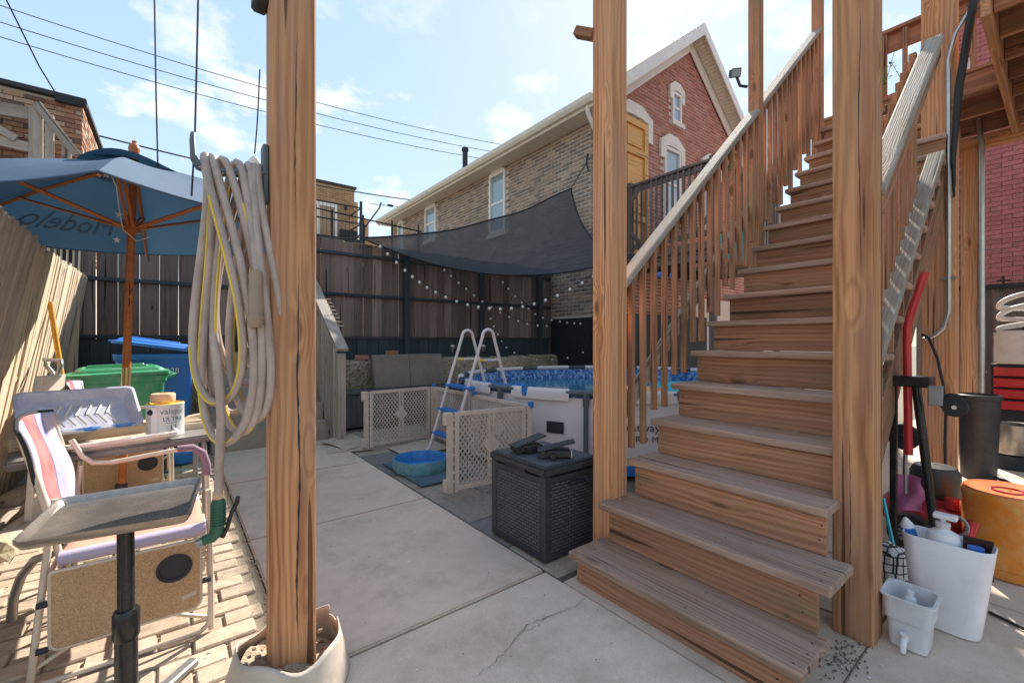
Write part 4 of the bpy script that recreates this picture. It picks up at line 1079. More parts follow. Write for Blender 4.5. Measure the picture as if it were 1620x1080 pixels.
# ================================================================== SHADE SAIL + STRING LIGHTS + WIRES
A_, B_, C_ = V((2.35, 6.86, 2.86)), V((6.28, 6.12, 4.28)), V((5.95, 4.26, 2.64))
sl_ = thing('shade_sail', 'black triangular shade sail stretched from fence to house over the pool', 'shade sail', (4.8, 5.7, 3))
def sailpt(a, b, c):
    p = A_ * a + B_ * b + C_ * c
    p = p + V((0, 0, .018 * math.sin(a * 17 - c * 9) * (b + .15)))
    p = p + V((0, 0, -1)) * (4 * a * c * .46 + 4 * a * b * .24 + 4 * b * c * .42) + V((-.25, .3, 0)) * (4 * b * c) * .35
    return p
smb = MB(); N_ = 26; idx = {}
for i in range(N_ + 1):
    for j in range(N_ + 1 - i):
        idx[(i, j)] = len(smb.v); smb.v.append(tuple(sailpt(i / N_, j / N_, 1 - (i + j) / N_)))
for i in range(N_):
    for j in range(N_ - i):
        smb.f.append((idx[(i, j)], idx[(i + 1, j)], idx[(i, j + 1)]))
        if i + j < N_ - 1: smb.f.append((idx[(i + 1, j)], idx[(i + 1, j + 1)], idx[(i, j + 1)]))
add('cloth', smb, 'sail', sl_, smooth=80)
for (f) in (lambda t: sailpt(1 - t, t, 0), lambda t: sailpt(0, 1 - t, t), lambda t: sailpt(t, 0, 1 - t)):
    add('hem', MB().tube([f(k / 30) for k in range(31)], .016, 6), 'cable', sl_, smooth=60)
add('rope', MB().tube([B_, V((6.40, 5.82, 4.72))], .008, 5), 'cable', sl_)
add('rope', MB().tube([C_, V((7.48, 3.86, 2.75))], .008, 5), 'cable', sl_)
add('rope', MB().tube([A_, V((1.9, 6.88, 2.78))], .008, 5), 'cable', sl_)

bm_ = mesh_of(MB().lathe([(.0, -.034), (.020, -.030), (.031, -.012), (.031, .006), (.022, .024), (.012, .034)], 10), 'bulb', smooth=60); bm_.materials.append(M['bulb'])
def strand(label, pts, nb, sag=0, t0=0, t1=1, cab=.004, sc_=1):
    t = thing('string_light', label, 'string lights', pts[0], group='globe string lights')
    P_ = [V(p) for p in pts]
    def at(s):
        s *= len(P_) - 1; i = min(int(s), len(P_) - 2); q = s - i
        p0, p1, p2, p3 = P_[max(i - 1, 0)], P_[i], P_[i + 1], P_[min(i + 2, len(P_) - 1)]
        return .5 * ((2 * p1) + (p2 - p0) * q + (2 * p0 - 5 * p1 + 4 * p2 - p3) * q * q + (3 * p1 - p0 - 3 * p2 + p3) * q ** 3)
    add('cable', MB().tube([at(k / 60) for k in range(61)], cab, 5), 'cable', t)
    for k in range(nb):
        p = at(t0 + (t1 - t0) * (k + .5) / nb)
        put('bulb', bm_, t, Mx.Translation(p - V((0, 0, .045))) @ Mx.Scale(sc_, 4))
    return t
strand('string of large globes swooping from the fence top below the sail edge', [(2.55, 6.7, 2.80), (2.95, 6.55, 2.40), (3.36, 6.42, 2.10), (3.85, 6.05, 1.86), (4.30, 5.58, 1.80), (4.75, 5.10, 1.95), (5.2, 4.6, 2.28), (5.6, 4.3, 2.62)], 25, sc_=.78)
strand('upper string of small globes sagging along the dark fence to its right end', [(3.75, 6.8, 2.56), (4.1, 6.8, 2.32), (4.55, 6.8, 2.05), (5.05, 6.75, 1.80), (5.6, 6.7, 1.62), (6.1, 6.55, 1.58)], 13, sc_=.7)
strand('string of globes descending across the fence end onto the brick wall', [(5.0, 6.75, 2.45), (5.4, 6.7, 2.1), (5.85, 6.6, 1.78), (6.3, 6.35, 1.66), (6.42, 5.95, 1.62)], 12, sc_=.66)
strand('steep string of small globes running down the fence to the pool', [(4.75, 6.78, 1.75), (4.92, 6.75, 1.42), (5.15, 6.7, 1.12), (5.6, 6.5, .92), (6.2, 6.1, .95), (6.38, 5.4, 1.25)], 12, sc_=.6)

def wire(label, pts, r, sag=0):
    mb = MB(); a, b = V(pts[0]), V(pts[-1])
    if len(pts) == 2: P_ = [a.lerp(b, k / 24) - V((0, 0, sag * 4 * (k / 24) * (1 - k / 24))) for k in range(25)]
    else: P_ = [V(p) for p in pts]
    return tag(add('overhead_wire', mb.tube(P_, r, 5), 'cable'), label, 'wire', 'overhead wires')
wire('highest of the three thin parallel power lines across the sky', [(-6.469, 25.358, 14.208), (18.126, 23.909, 14.749)], .018, .55)
wire('middle of the three thin parallel power lines across the sky', [(-6.469, 25.358, 13.557), (17.782, 24.178, 14.226)], .018, .5)
wire('lowest of the three thin parallel power lines across the sky', [(-6.469, 25.358, 12.998), (17.438, 24.446, 13.702)], .018, .5)
wire('thick black cable passing behind the umbrella toward the house roof', [(-2.439, 14.595, 6.314), (8.813, 15.957, 6.931)], .022, .25)
wire('slanting black cable dropping from the upper left to the old building', [(-1.841, 9.053, 6.023), (-1.594, 9.621, 5.399), (-1.360, 10.199, 4.994), (-1.034, 10.960, 4.458)], .010)
wire('thin black wire hanging straight down left of the hose hook', [(-0.099, 3.884, 3.667), (-0.089, 3.876, 2.926), (-0.078, 3.868, 2.358)], .005)
wire('thin black wire hanging down to the hose hook', [(0.113, 2.957, 3.179), (0.105, 2.964, 2.725), (0.097, 2.970, 2.323), (0.083, 2.981, 2.027)], .005)
tag(strand('single globe bulb hanging on a cord beside the hose post', [(0.317, 2.291, 2.475), (0.308, 2.298, 2.242), (0.298, 2.305, 2.088)], 1, t0=.98, t1=1.02, cab=.003, sc_=.85))

# ================================================================== POOL, LADDER, GATE
PCX, PCY, PR, PZ = 4.76, 3.82, 2.1, .75
pool = thing('frame_pool', 'round grey steel frame pool with blue mosaic liner and water', 'pool', (PCX, PCY, 0))
c0 = (PCX, PCY, 0)
add('wall', MB().lathe([(PR - .02, .10), (PR + .015, .35), (PR - .01, PZ - .05)], 96, c0), 'pool_wall', pool, smooth=60)
add('base_band', MB().lathe([(PR - .08, 0), (PR - .02, .02), (PR - .018, .11)], 96, c0), 'blue', pool, smooth=60)
add('liner', MB().lathe([(PR - .04, PZ - .03), (PR - .045, .38), (PR - .06, .03)], 96, c0), 'liner', pool, smooth=60)
add('floor', MB().lathe([(PR - .06, .03), (.01, .03)], 64, c0), 'poolfloor', pool)
add('water', MB().lathe([(PR - .045, PZ - .18), (PR * .66, PZ - .18), (PR * .33, PZ - .18), (.01, PZ - .18)], 96, c0), 'water', pool, smooth=80)
NS = 14
def arc(a0, a1, r, z, n=10): return [(PCX + r * math.cos(a0 + (a1 - a0) * k / n), PCY + r * math.sin(a0 + (a1 - a0) * k / n), z) for k in range(n + 1)]
for k in range(NS):
    a = R(212) + 2 * math.pi * k / NS; w_ = 2 * math.pi / NS
    add('top_rail', MB().tube(arc(a - .09, a + .09, PR, PZ), .030, 8), 'pool_frame', pool, smooth=50)
    # sleeve: folded vinyl over the rail between two T joints
    def slv(u, v, a=a, w_=w_):
        t = a + .075 + (w_ - .15) * u; an = R(-70 + 250 * v)
        if v > .85: return V((PCX + (PR + .028) * math.cos(t), PCY + (PR + .028) * math.sin(t), PZ - (v - .85) / .15 * .075))
        return V((PCX + (PR + .034 * -math.cos(an)) * math.cos(t), PCY + (PR + .034 * -math.cos(an)) * math.sin(t), PZ + .034 * math.sin(an)))
    add('sleeve', MB().grid(slv, 12, 14), 'poolsleeve', pool, smooth=50)
    lg = MB().tube([(PCX + (PR + .03) * math.cos(a), PCY + (PR + .03) * math.sin(a), PZ - .02), (PCX + (PR + .05) * math.cos(a), PCY + (PR + .05) * math.sin(a), .02)], .022, 10)
    lo = add('leg', lg, 'pool_frame', pool, smooth=50)
    add('joint', MB().tube([(PCX + (PR + .022) * math.cos(a), PCY + (PR + .022) * math.sin(a), PZ), (PCX + (PR + .033) * math.cos(a), PCY + (PR + .033) * math.sin(a), PZ - .12)], [.036, .026], 10), 'pool_frame', lo, smooth=50)
add('rim_clip', MB().lathe([(.04, -.05), (.045, 0), (.04, .04)], 10, (PCX + PR * math.cos(R(195)), PCY + PR * math.sin(R(195)), PZ)), 'blue', pool, smooth=40)
# lettering on the wall, seen between the balusters
def onwall(a_c, z):
    def T(a, b):
        t = a_c + a / PR; zz = z + b; rr = PR + .02 + .004
        return V((PCX + rr * math.cos(t), PCY + rr * math.sin(t), zz))
    return T
a_t = R(218)
add('lettering', text_geo('Bestway', .105, onwall(R(224.6), .43)), 'ink_black', pool)
for (wd_, of_) in (('STEEL', -.188), ('PRO', .047), ('MAX', .235)):
    add('lettering', text_geo(wd_, .078, onwall(R(223.3) + of_ / PR, .335)), 'ink_black', pool)
def patch(name, a, z, w_, h, mat):
    return add(name, MB().grid(lambda u, v: onwall(R(a), z)((u - .5) * w_, (v - .5) * h), 4, 2), mat, pool)
patch('sticker', 204, .42, .17, .11, 'ink_black')
# floats
tag(add('pool_noodle', MB().tube([(PCX - 1.62 + .35 * t, PCY + .35 + .42 * t, PZ - .20 + .05 * math.sin(t * 3)) for t in [k / 8 for k in range(9)]], .05, 10), 'teal', smooth=60), 'teal pool noodle floating just inside the pool by the ladder', 'float')
tag(add('pool_float', MB().tube([(PCX - 1.45 + .55 * t, PCY + .95 - .1 * t, PZ - .17) for t in [k / 8 for k in range(9)]], .055, 10), 'blue', smooth=60), 'blue pool float lying on the water behind the ladder', 'float')
def torus(name, c, r1, r2, mat, label, sq=1):
    n = 28; P_ = [(c[0] + r1 * math.cos(2 * math.pi * k / n), c[1] + r1 * math.sin(2 * math.pi * k / n), c[2]) for k in range(n)]
    return tag(add(name, MB().tube(P_, r2, 12, closed=True), mat, smooth=80), label, 'float', 'inflatable rings in the pool')
torus('swim_ring', (3.75, 2.72, PZ - .10), .24, .10, 'floatorange', 'peach inflatable ring floating by the near pool rim behind the post')
torus('swim_ring', (4.25, 2.15, PZ - .10), .26, .10, 'floatorange', 'peach inflatable ring floating near the stairs')
torus('swim_ring', (4.55, 2.65, PZ - .11), .30, .11, 'teal', 'turquoise inflatable ring floating behind the peach ring near the stairs')

lad = thing('pool_ladder', 'white A-frame pool ladder with blue steps over the pool rim', 'ladder', (2.7, 4.1, 0))
def archp(y):
    xo, xi, xp, zp, r_ = 2.21, 3.16, 2.71, 1.35, .075
    pts = [(xo - .10, y, .012), (xo - .03, y, .02), (xo + .015, y, .07)]
    for t in (.25, .5, .75, 1): pts.append((xo + .02 + (xp - r_ - xo - .02) * t, y, .09 + (zp - r_ - .09) * t))
    for k in range(1, 8):
        a = math.pi * (1 - k / 8); pts.append((xp + r_ * math.cos(a), y, zp - r_ + r_ * 1.05 * math.sin(a)))
    for t in (0, .5, 1): pts.append((xp + r_ + (xi - xp - r_) * t, y, zp - r_ + (.06 - zp + r_) * t))
    return pts
for y in (4.31, 3.89):
    o = add('side_rail', MB().tube(archp(y), .0175, 10), 'ladder', lad, smooth=50)
    add('foot_cap', MB().tube([(2.07, y, .014), (2.145, y, .016)], .026, 10), 'blue', o)
    add('spacer', MB().tube([(2.56, y, 1.02), (2.87, y, 1.02)], .013, 8), 'ladder', o, smooth=50)
    add('caution_tag', MB().tube([(2.58, y, 1.02), (2.65, y, 1.02)], .0155, 8), 'yellow', o)
for z in (.22, .47, .73):
    x = 2.23 + .425 * (z / 1.27)
    add('step', MB().box(x - .045, x + .045, 3.84, 4.36, z - .02, z + .02), 'blue', lad, bevel=.012)
    x = 3.16 - .375 * (z / 1.27)
    add('step', MB().box(x - .045, x + .045, 3.84, 4.36, z - .02, z + .02), 'blue', lad, bevel=.012)

pg = thing('play_gate', 'beige plastic lattice play gate standing open beside the pool', 'gate', (2.3, 4, 0))
def gate_panel(p0, p1, H=.655):
    p0, p1 = V((p0[0], p0[1], 0)), V((p1[0], p1[1], 0)); L_ = (p1 - p0).length; x = (p1 - p0).normalized(); n_ = V((-x.y, x.x, 0))
    T = lambda v: p0 + x * v.x + n_ * v.y + V((0, 0, v.z))
    fr = MB()
    for (a, b) in ((.0, .045), (.062, .098), (L_ - .098, L_ - .062), (L_ - .045, L_)): fr.box(a, b, -.016, .016, .02, H, T)
    fr.box(.098, L_ - .098, -.014, .014, H - .03, H + .004, T); fr.box(.098, L_ - .098, -.014, .014, .035, .06, T)
    for a in (L_ / 2 - .028, L_ / 2 + .012): fr.box(a, a + .016, -.012, .012, .06, H - .03, T)
    for z in [.1 + .07 * k for k in range(8)]:
        fr.box(.045, .062, -.012, .012, z, z + .014, T); fr.box(L_ - .062, L_ - .045, -.012, .012, z, z + .014, T); fr.box(L_ / 2 - .012, L_ / 2 + .012, -.008, .008, z, z + .012, T)
    pan = add('panel', fr, 'gate', pg)
    lat = MB(); a0, a1, z0, z1 = .098, L_ - .098, .06, H - .03; sp = .042; k0 = int((a0 - z1) / sp) - 1
    for sgn in (1, -1):
        k = -60
        while k < 80:
            cc = k * sp
            # line a = cc + sgn*z*0.75
            pts = []
            for z in (z0, z1): pts.append((cc + sgn * .75 * z, z))
            (aa, za), (ab, zb) = pts
            def clip(t0, t1):
                return t0, t1
            t0, t1 = 0, 1; da = ab - aa
            for bound, s in ((a0, 1), (a1, -1)):
                va, vb = (aa - bound) * s, (ab - bound) * s
                if va < 0 and vb < 0: t0 = 2; break
                if va < 0: t0 = max(t0, va / (va - vb))
                elif vb < 0: t1 = min(t1, va / (va - vb))
            if t0 < t1 - .01:
                q0 = V((aa + da * t0, 0, za + (zb - za) * t0)); q1 = V((aa + da * t1, 0, za + (zb - za) * t1))
                d_ = (q1 - q0).normalized(); w_ = V((d_.z, 0, -d_.x)) * .0042; o_ = .004 * sgn
                vs = [T(V((q.x, y + o_, q.z)) + w_ * s) for q in (q0, q1) for s in (1, -1) for y in (-.003, .003)]
                lat.add(vs, [(0, 1, 3, 2), (4, 6, 7, 5), (0, 4, 5, 1), (2, 3, 7, 6), (0, 2, 6, 4), (1, 5, 7, 3)])
            k += 1
    add('lattice', lat, 'gate', pan)
    dmb = MB(); cz = H * .55
    dmb.prism([(L_ / 2 - .075, cz), (L_ / 2, cz - .09), (L_ / 2 + .075, cz), (L_ / 2, cz + .09)], lambda a, b, h: T(V((a, h, b))), -.018, .018)
    add('diamond', dmb, 'gate', pan)
    return pan
CRN = [(1.70, 4.88), (2.60, 4.93), (2.55, 3.92), (2.50, 2.93), (1.72, 3.04)]
for a, b in zip(CRN[:-1], CRN[1:]): gate_panel(a, b)
for (x, y) in CRN[1:4]: add('hinge_cap', MB().lathe([(.0, .69), (.026, .688), (.026, .64)], 10, (x, y, 0)), 'blue', pg)
for (x, y) in (CRN[0], CRN[4]):
    for z in (.03, .56): add('latch', MB().box(x - .03, x + .035, y - .022, y + .022, z, z + .10), 'gate', pg, bevel=.006)

# blue foot tub on a grated mat
tb = thing('foot_tub', 'small blue octagonal foot tub with stained sides on the mat', 'tub', (1.88, 3.83, 0))
def octo(r_, z, n=10): return [(1.88 + r_ * math.cos(2 * math.pi * k / n + .2), 3.83 + r_ * math.sin(2 * math.pi * k / n + .2), z + .006 * math.sin(3 * k)) for k in range(n)]
def loft(rings, cap0=False):
    mb = MB(); n = len(rings[0]); vs = [p for g_ in rings for p in g_]
    fs = [(i * n + k, i * n + (k + 1) % n, (i + 1) * n + (k + 1) % n, (i + 1) * n + k) for i in range(len(rings) - 1) for k in range(n)]
    if cap0: fs.append(tuple(range(n)))
    return mb.add(vs, fs)
add('side', loft([octo(.25, .0), octo(.268, .06), octo(.262, .115)], True), 'tubside', tb, smooth=30)
add('inside', loft([octo(.262, .117), octo(.25, .122), octo(.238, .10), octo(.225, .02), octo(.1, .018), octo(.01, .018)]), 'tub', tb, smooth=30)
add('fold', MB().tube([(1.76, 3.72, .03), (1.86, 3.75, .045), (2.0, 3.84, .03)], .016, 6), 'tub', tb)
mt = thing('grated_mat', 'blue grey grated rubber mat under the tub', 'mat', (1.9, 3.8, 0))
gm = MB()
for k in range(33): gm.box(1.66 + k * .0165, 1.669 + k * .0165, 3.36, 4.22, -.004, .008)
for k in range(50): gm.box(1.66, 2.20, 3.36 + k * .0175, 3.366 + k * .0175, -.004, .005)
add('grid', gm, 'mat', mt)
cb = [((1.66, 5.28, .012), (.42, .55), .25, .03, 'crumpled cardboard sheet lying left of the gate, uppermost'), ((1.62, 5.10, .004), (.5, .4), -.3, .02, 'flattened cardboard sheet lying under the crumpled one by the gate')]
for (c, s_, rz, am, lab) in cb:
    rr = random.Random(int(c[1] * 100))
    mb = MB().grid(lambda u, v: V(((u - .5) * s_[0], (v - .5) * s_[1], am * abs(math.sin(u * 5 + v * 3)) * (.3 + v))), 10, 10)
    o = add('cardboard', mb, 'cardboard', None, Mx.Translation(c) @ Mx.Rotation(rz, 4, 'Z'))
    o.modifiers.new('thick', 'SOLIDIFY').thickness = .005; tag(o, lab, 'cardboard', 'cardboard by the gate')
tag(add('cardboard', MB().grid(lambda u, v: V((1.95 + u * .55, 4.35 + v * .48, .004 + .03 * u * v)), 6, 6), 'cardboard'), 'pale cardboard sheet on the ground inside the gate', 'cardboard', 'cardboard by the gate')

# bench boxes along the wall
bn = thing('storage_bench', 'dark grey wooden storage bench below the stone wall', 'bench', (2.5, 6.4, 0))
add('body', MB().box(1.66, 3.75, 6.22, 6.62, 0, .47), 'bench', bn)
for k in range(26): board('slat', (1.70 + k * .08, 6.212, .02), (1.70 + k * .08, 6.212, .47), .074, .012, 'bench', bn, up=(0, 1, 0), bevel=.002)
add('lid', MB().box(1.64, 3.78, 6.18, 6.63, .472, .51), 'bench', bn, bevel=.005)
cu = thing('bench_cushion', 'taupe vinyl backrest cushion leaning against the stone wall', 'cushion', (3, 6.3, .51))
Tc = Mx.Translation((2.37, 6.36, .513)) @ Mx.Rotation(R(-10), 4, 'X')
add('pad', MB().box(0, 1.18, 0, .11, 0, .52, Tc), 'cushion', cu, bevel=.014, seg=3, smooth=50)
add('seam', MB().box(.586, .592, -.002, .006, .01, .51, Tc), 'ink_black', cu)

# deck box with clamps on it
def weave():
    t = NT('woven_resin'); tc = t.n('ShaderNodeTexCoord').outputs['Object']
    sp = t.n('ShaderNodeSeparateXYZ', {0: tc}); a = t.math('ADD', sp.outputs[0], sp.outputs[1])
    cv_ = t.n('ShaderNodeCombineXYZ', {0: a, 1: sp.outputs[2]}).outputs[0]
    b = t.n('ShaderNodeTexBrick', {'Vector': cv_, 'Scale': 1.0, 'Mortar Size': .0042, 'Mortar Smooth': .5, 'Brick Width': .046, 'Row Height': .0185, 'Color1': (.10, .112, .125, 1), 'Color2': (.075, .086, .097, 1), 'Mortar': (.008, .009, .010, 1)})
    n = t.noise(tc, 9, 6, .6)
    t.color(t.mix(t.math('MULTIPLY', t.ramp(n, [(.5, 0), (.75, 1)]), .35), b.outputs['Color'], c4((.10, .10, .095))))
    t.rough(.42); t.bump(t.math('SUBTRACT', 1.0, b.outputs['Fac']), .7, .006)
    return t.m
M['weave'] = weave()
bx = thing('deck_box', 'black woven resin deck box beside the stair post', 'storage box', (1.84, 2.03, 0))
x0, x1, y0, y1 = 1.617, 2.06, 1.775, 2.283
add('core', MB().box(x0 + .014, x1 - .014, y0 + .014, y1 - .014, .0, .46), 'darkgreybox', bx)
for (xx, yy) in ((x0, y0), (x0, y1 - .05), (x1 - .05, y0), (x1 - .05, y1 - .05)): add('corner_post', MB().box(xx, xx + .05, yy, yy + .05, 0, .472), 'darkgreybox', bx, bevel=.004)
add('woven_panel', MB().box(x0 + .006, x0 + .016, y0 + .05, y1 - .05, .03, .43), 'weave', bx)
add('woven_panel', MB().box(x0 + .05, x1 - .05, y0 + .006, y0 + .016, .03, .43), 'weave', bx)
for z in (0, .428): add('band', MB().box(x0 + .002, x1 - .002, y0 + .002, y1 - .002, z, z + .034), 'darkgreybox', bx, bevel=.003)
ld = add('lid', MB().box(x0 - .012, x1 + .012, y0 - .012, y1 + .012, .474, .522), 'darkgreybox', bx, bevel=.012, seg=2)
add('woven_top', MB().box(x0 + .02, x1 - .02, y0 + .02, y1 - .02, .5, .5255), 'weave', ld)
add('grip', MB().box(x0 - .014, x0 - .002, 1.93, 2.12, .468, .484), 'ink_black', bx)
add('grip', MB().box(1.80, 1.93, y0 - .014, y0 - .002, .40, .418), 'ink_black', bx)
def clampthing(c, rz, label):
    t = thing('pool_bracket', label, 'bracket', c, group='black brackets on the deck box')
    Tm = Mx.Translation(c) @ Mx.Rotation(rz, 4, 'Z')
    add('body', MB().box(-.02, .13, -.055, .055, .012, .05, Tm), 'black', t, bevel=.006)
    add('tongue', MB().box(-.07, .16, -.05, .05, 0, .008, Tm @ Mx.Translation((0, 0, .058)) @ Mx.Rotation(R(-14), 4, 'Y')), 'black', t, bevel=.003)
    add('knob', MB().tube([Tm @ V((-.035, -.05, .028)), Tm @ V((-.035, .05, .028))], .022, 12), 'black', t, smooth=40)
    add('knob', MB().tube([Tm @ V((.02, -.07, .024)), Tm @ V((.02, -.045, .024))], .018, 12), 'black', t, smooth=40)
    add('edge_strip', MB().box(.128, .133, -.05, .05, .014, .048, Tm), 'whitebin', t)
clampthing((1.735, 2.12, .525), R(-12), 'black plastic bracket on the left of the deck box lid')
clampthing((1.79, 1.93, .525), R(-38), 'black plastic bracket on the right of the deck box lid')

# ================================================================== FOLDING CHAIRS WITH SIDE TABLES
def chair(dx, dy, label, idx):
    t = thing('folding_chair', label, 'chair', (-.13 + dx, 2.5 + dy, 0), group='folding camp chairs with side tables')
    O = V((dx, dy, 0)); YN, YF = 2.235, 2.775
    def tb_(name, pts, r=.011, mat='cream_tube', parent=t): return add(name, MB().tube([V(p) + O for p in pts], r, 8), mat, parent, smooth=50)
    for y, s in ((YN, -1), (YF, 1)):
        if s > 0: tb_('front_leg', [(.150, y, .01), (.147, y, .30), (.142, y, .56), (.130, y, .635), (.085, y, .672), (-.0, y, .676), (-.22, y, .655), (-.29, y, .665), (-.325, y, .70), (-.36, y, .78)])
        else: tb_('front_leg', [(.130, y, .01), (.126, y, .30), (.120, y, .60)])
        tb_('rear_leg', [(-.395, y, .01), (-.345, y, .53), (-.33, y, .66)])
        tb_('floor_bar', [(-.41, y, .012), (-.1, y, .012), (.09, y, .012), (.122, y, .035), (.128, y, .10)])
        tb_('back_post', [(-.315, y - s * .02, .40), (-.35, y - s * .02, .60), (-.42, y - s * .02, .90)])
        tb_('seat_bar', [(-.33, y - s * .02, .435), (.11, y - s * .02, .435)])
        # padded arm
        if s > 0: tb_('arm_pad', [(.02, y, .680), (.08, y, .680), (.125, y, .645), (.142, y, .58), (.145, y, .53)], .0175, M['pad'])
    tb_('cross_brace', [(-.37, YN + .01, .30), (.115, YN + .01, .06)], .008)
    tb_('cross_brace', [(-.38, YN + .01, .07), (.115, YN + .01, .34)], .008)
    tb_('cross_bar', [(.122, YN, .33), (.122, YF, .33)], .009)
    tb_('cross_bar', [(-.36, YN, .36), (-.36, YF, .36)], .009)
    # seat and back cloth
    def seat(u, v):
        return V((-.325 + .43 * u, YN + (YF - YN) * v, .447 - .03 * math.sin(math.pi * v) * math.sin(math.pi * (.15 + .7 * u)) + .003 * math.sin(30 * u + 17 * v))) + O
    M_ = Mx.Translation(O)
    so_ = add('seat', MB().grid(lambda u, v: seat(u, v) - O, 16, 14), 'seatcloth', t, M_, smooth=80); so_.modifiers.new('thick', 'SOLIDIFY').thickness = .012
    def back(u, v):
        w_ = 1 - .26 * (1 - u) * 1.0
        yc = (YN + YF) / 2; yy = yc + (YF - YN + .02) * (v - .5) * (w_ if u < .75 else 1 - .26 * .25 * (1 - (u - .75) / .25) * 1)
        return V((-.325 - .10 * u - .03 * math.sin(math.pi * v) + .006 * math.sin(9 * u + 4 * v), yy, .47 + .44 * u + .02 * math.sin(math.pi * v) * u))
    bo = add('backrest', MB().grid(back, 16, 16), 'backcloth', t, M_, smooth=80); bo.modifiers.new('thick', 'SOLIDIFY').thickness = .014
    edge = [back(u, 0) + V((.004, -.004, 0)) for u in [k / 10 for k in range(11)]] + [back(1, v) + V((0, 0, .006)) for v in [k / 10 for k in range(11)]] + [back(1 - u, 1) for u in [k / 10 for k in range(11)]]
    add('piping', MB().tube([p + O for p in edge], .007, 6), 'blackpaint', bo)
    ed2 = [V((-.32 + .43 * k / 10, YN - .012, .446)) for k in range(11)]
    add('seat_border', MB().tube([p + O for p in ed2], .024, 10), M['pad2'], so_, smooth=60)
    # hanging side table
    pts = []; a0, a1, z0, z1, r_ = -.34, .092, .132, .408, .03
    for (cx, cz, an) in ((a1 - .008, z1 - .008, 0), (a0 + .008, z1 - .008, 90), (a0 + r_, z0 + r_, 180), (a1 - r_, z0 + r_, 270)):
        rr = .008 if an < 180 else r_
        for k in range(5): pts.append((cx + rr * math.cos(R(an + 22.5 * k)), cz + rr * math.sin(R(an + 22.5 * k))))
    tilt = lambda a, b, h: V((a + .012 * (b - .4) / .3 * 0, 2.205 + h, b)) + O
    pn = add('side_table', MB().prism(pts, lambda a, b, h: tilt(a, b, h) - O, 0, .012), 'cork', t, M_)
    add('table_rim', MB().tube([tilt(a, b, .006) for a, b in pts], .0075, 6, closed=True), 'cream_tube', pn)
    ring = [(.006 + .052 * math.cos(k * .2618), .318 + .048 * math.sin(k * .2618)) for k in range(24)]
    add('cup_ring', MB().tube([tilt(a, b, -.003) for a, b in ring], .007, 6, closed=True), 'ink_black', pn)
    add('cup_hole', MB().prism(ring, tilt, -.0025, .001), 'ink_black', pn)
    add('sticker', MB().prism([(.03, .178), (.078, .188), (.078, .206), (.03, .196)], tilt, -.0015, -.0005), 'cardboard', pn)
    for (a, z) in ((a1 + .02, .23), (a0 - .02, .14), (a0 - .02, .30)):
        add('bracket', MB().tube([tilt(a - .015, z, .01), tilt(a + .015, z, .01)], .011, 8), 'ink_black', pn)
    return t
M['pad'] = plain('arm_pad_cloth', (.24, .15, .20), .85, 0, .1, 60, .3)
M['pad2'] = plain('lavender_cloth', (.42, .36, .48), .85, 0, .08, 160, .3)
LAV, RED_, COR, NAV = (.52, .48, .60), (.60, .06, .065), (.66, .20, .12), (.04, .05, .13)
M['backcloth'] = stripes('striped_backrest_cloth', 1, [(2.1, LAV), (2.395, NAV), (2.405, RED_), (2.575, NAV), (2.585, (.25, .28, .50)), (2.66, LAV), (2.9, LAV)])
M['seatcloth'] = stripes('striped_seat_cloth', 1, [(2.1, LAV), (2.30, NAV), (2.306, COR), (2.66, NAV), (2.666, LAV), (2.9, LAV)])
chair(0, 0, 'folding camp chair with lavender and red cloth behind the black tray', 0)
chair(-.15, 2.02, 'folding camp chair half hidden under the table beside the umbrella pole', 1)

# dark bent tube (arm of an old chair) at the far left
tag(add('bent_tube', MB().tube([(-.40, 2.60, .34), (-.46, 2.70, .30), (-.51, 2.76, .22), (-.54, 2.80, .12), (-.548, 2.81, .02)], .017, 10), 'greymetal', smooth=60), 'dark bent metal tube standing at the left edge by the chair', 'tube')
tag(add('strap_buckle', MB().tube([(-.52, 2.20, .26), (-.53, 2.18, .20), (-.50, 2.17, .16)], .02, 8).tube([(-.50, 2.17, .16), (-.49, 2.17, .08), (-.50, 2.16, .02), (-.47, 2.15, .01)], .006, 6), 'ink_black', smooth=50), 'black strap hanging at the left picture edge', 'strap')

# ================================================================== BLACK TRAY ON STAND
ts = thing('tray_stand', 'worn black rectangular tray on a black pole stand in front', 'tray stand', (-.105, 1.66, 0))
def tray_pts(k, z, dz=0):
    Q = [(-.297, 1.52), (.036, 1.475), (.080, 1.86), (-.268, 1.865)]
    cx = sum(q[0] for q in Q) / 4; cy = sum(q[1] for q in Q) / 4
    out = []
    for i in range(4):
        p, n1, n0 = V((*Q[i], 0)), V((*Q[(i + 1) % 4], 0)), V((*Q[i - 1], 0)); c = V((cx, cy, 0))
        for t in (0, .5, 1):
            a = (n0 - p).normalized() * .022; b = (n1 - p).normalized() * .022
            q = p + a * (1 - t) ** 2 + b * t ** 2
            q = c + (q - c) * k; out.append((q.x, q.y, z))
    return out
ty = add('tray', loft([tray_pts(.94, .735), tray_pts(.995, .752), tray_pts(1.02, .754), tray_pts(1.02, .748), tray_pts(.96, .729)]), 'tray_metal', ts, smooth=40)
add('tray_floor', MB().add(tray_pts(.94, .7355), [tuple(range(12))]).add(tray_pts(.96, .729), [tuple(reversed(range(12)))]), 'tray_metal', ty)
pole = [V((-.106, 1.665, .722)), V((-.104, 1.66, .40))]
add('upper_pole', MB().tube(pole, .020, 14), 'blackmetal', ts, smooth=50)
add('collar', MB().tube([(-.104, 1.66, .46), (-.104, 1.66, .452), (-.104, 1.66, .385), (-.104, 1.66, .375)], [.027, .0315, .0315, .027], 14), 'blackmetal', ts, smooth=30)
add('lower_pole', MB().tube([(-.104, 1.66, .40), (-.103, 1.655, .06)], .0265, 14), 'blackmetal', ts, smooth=50)
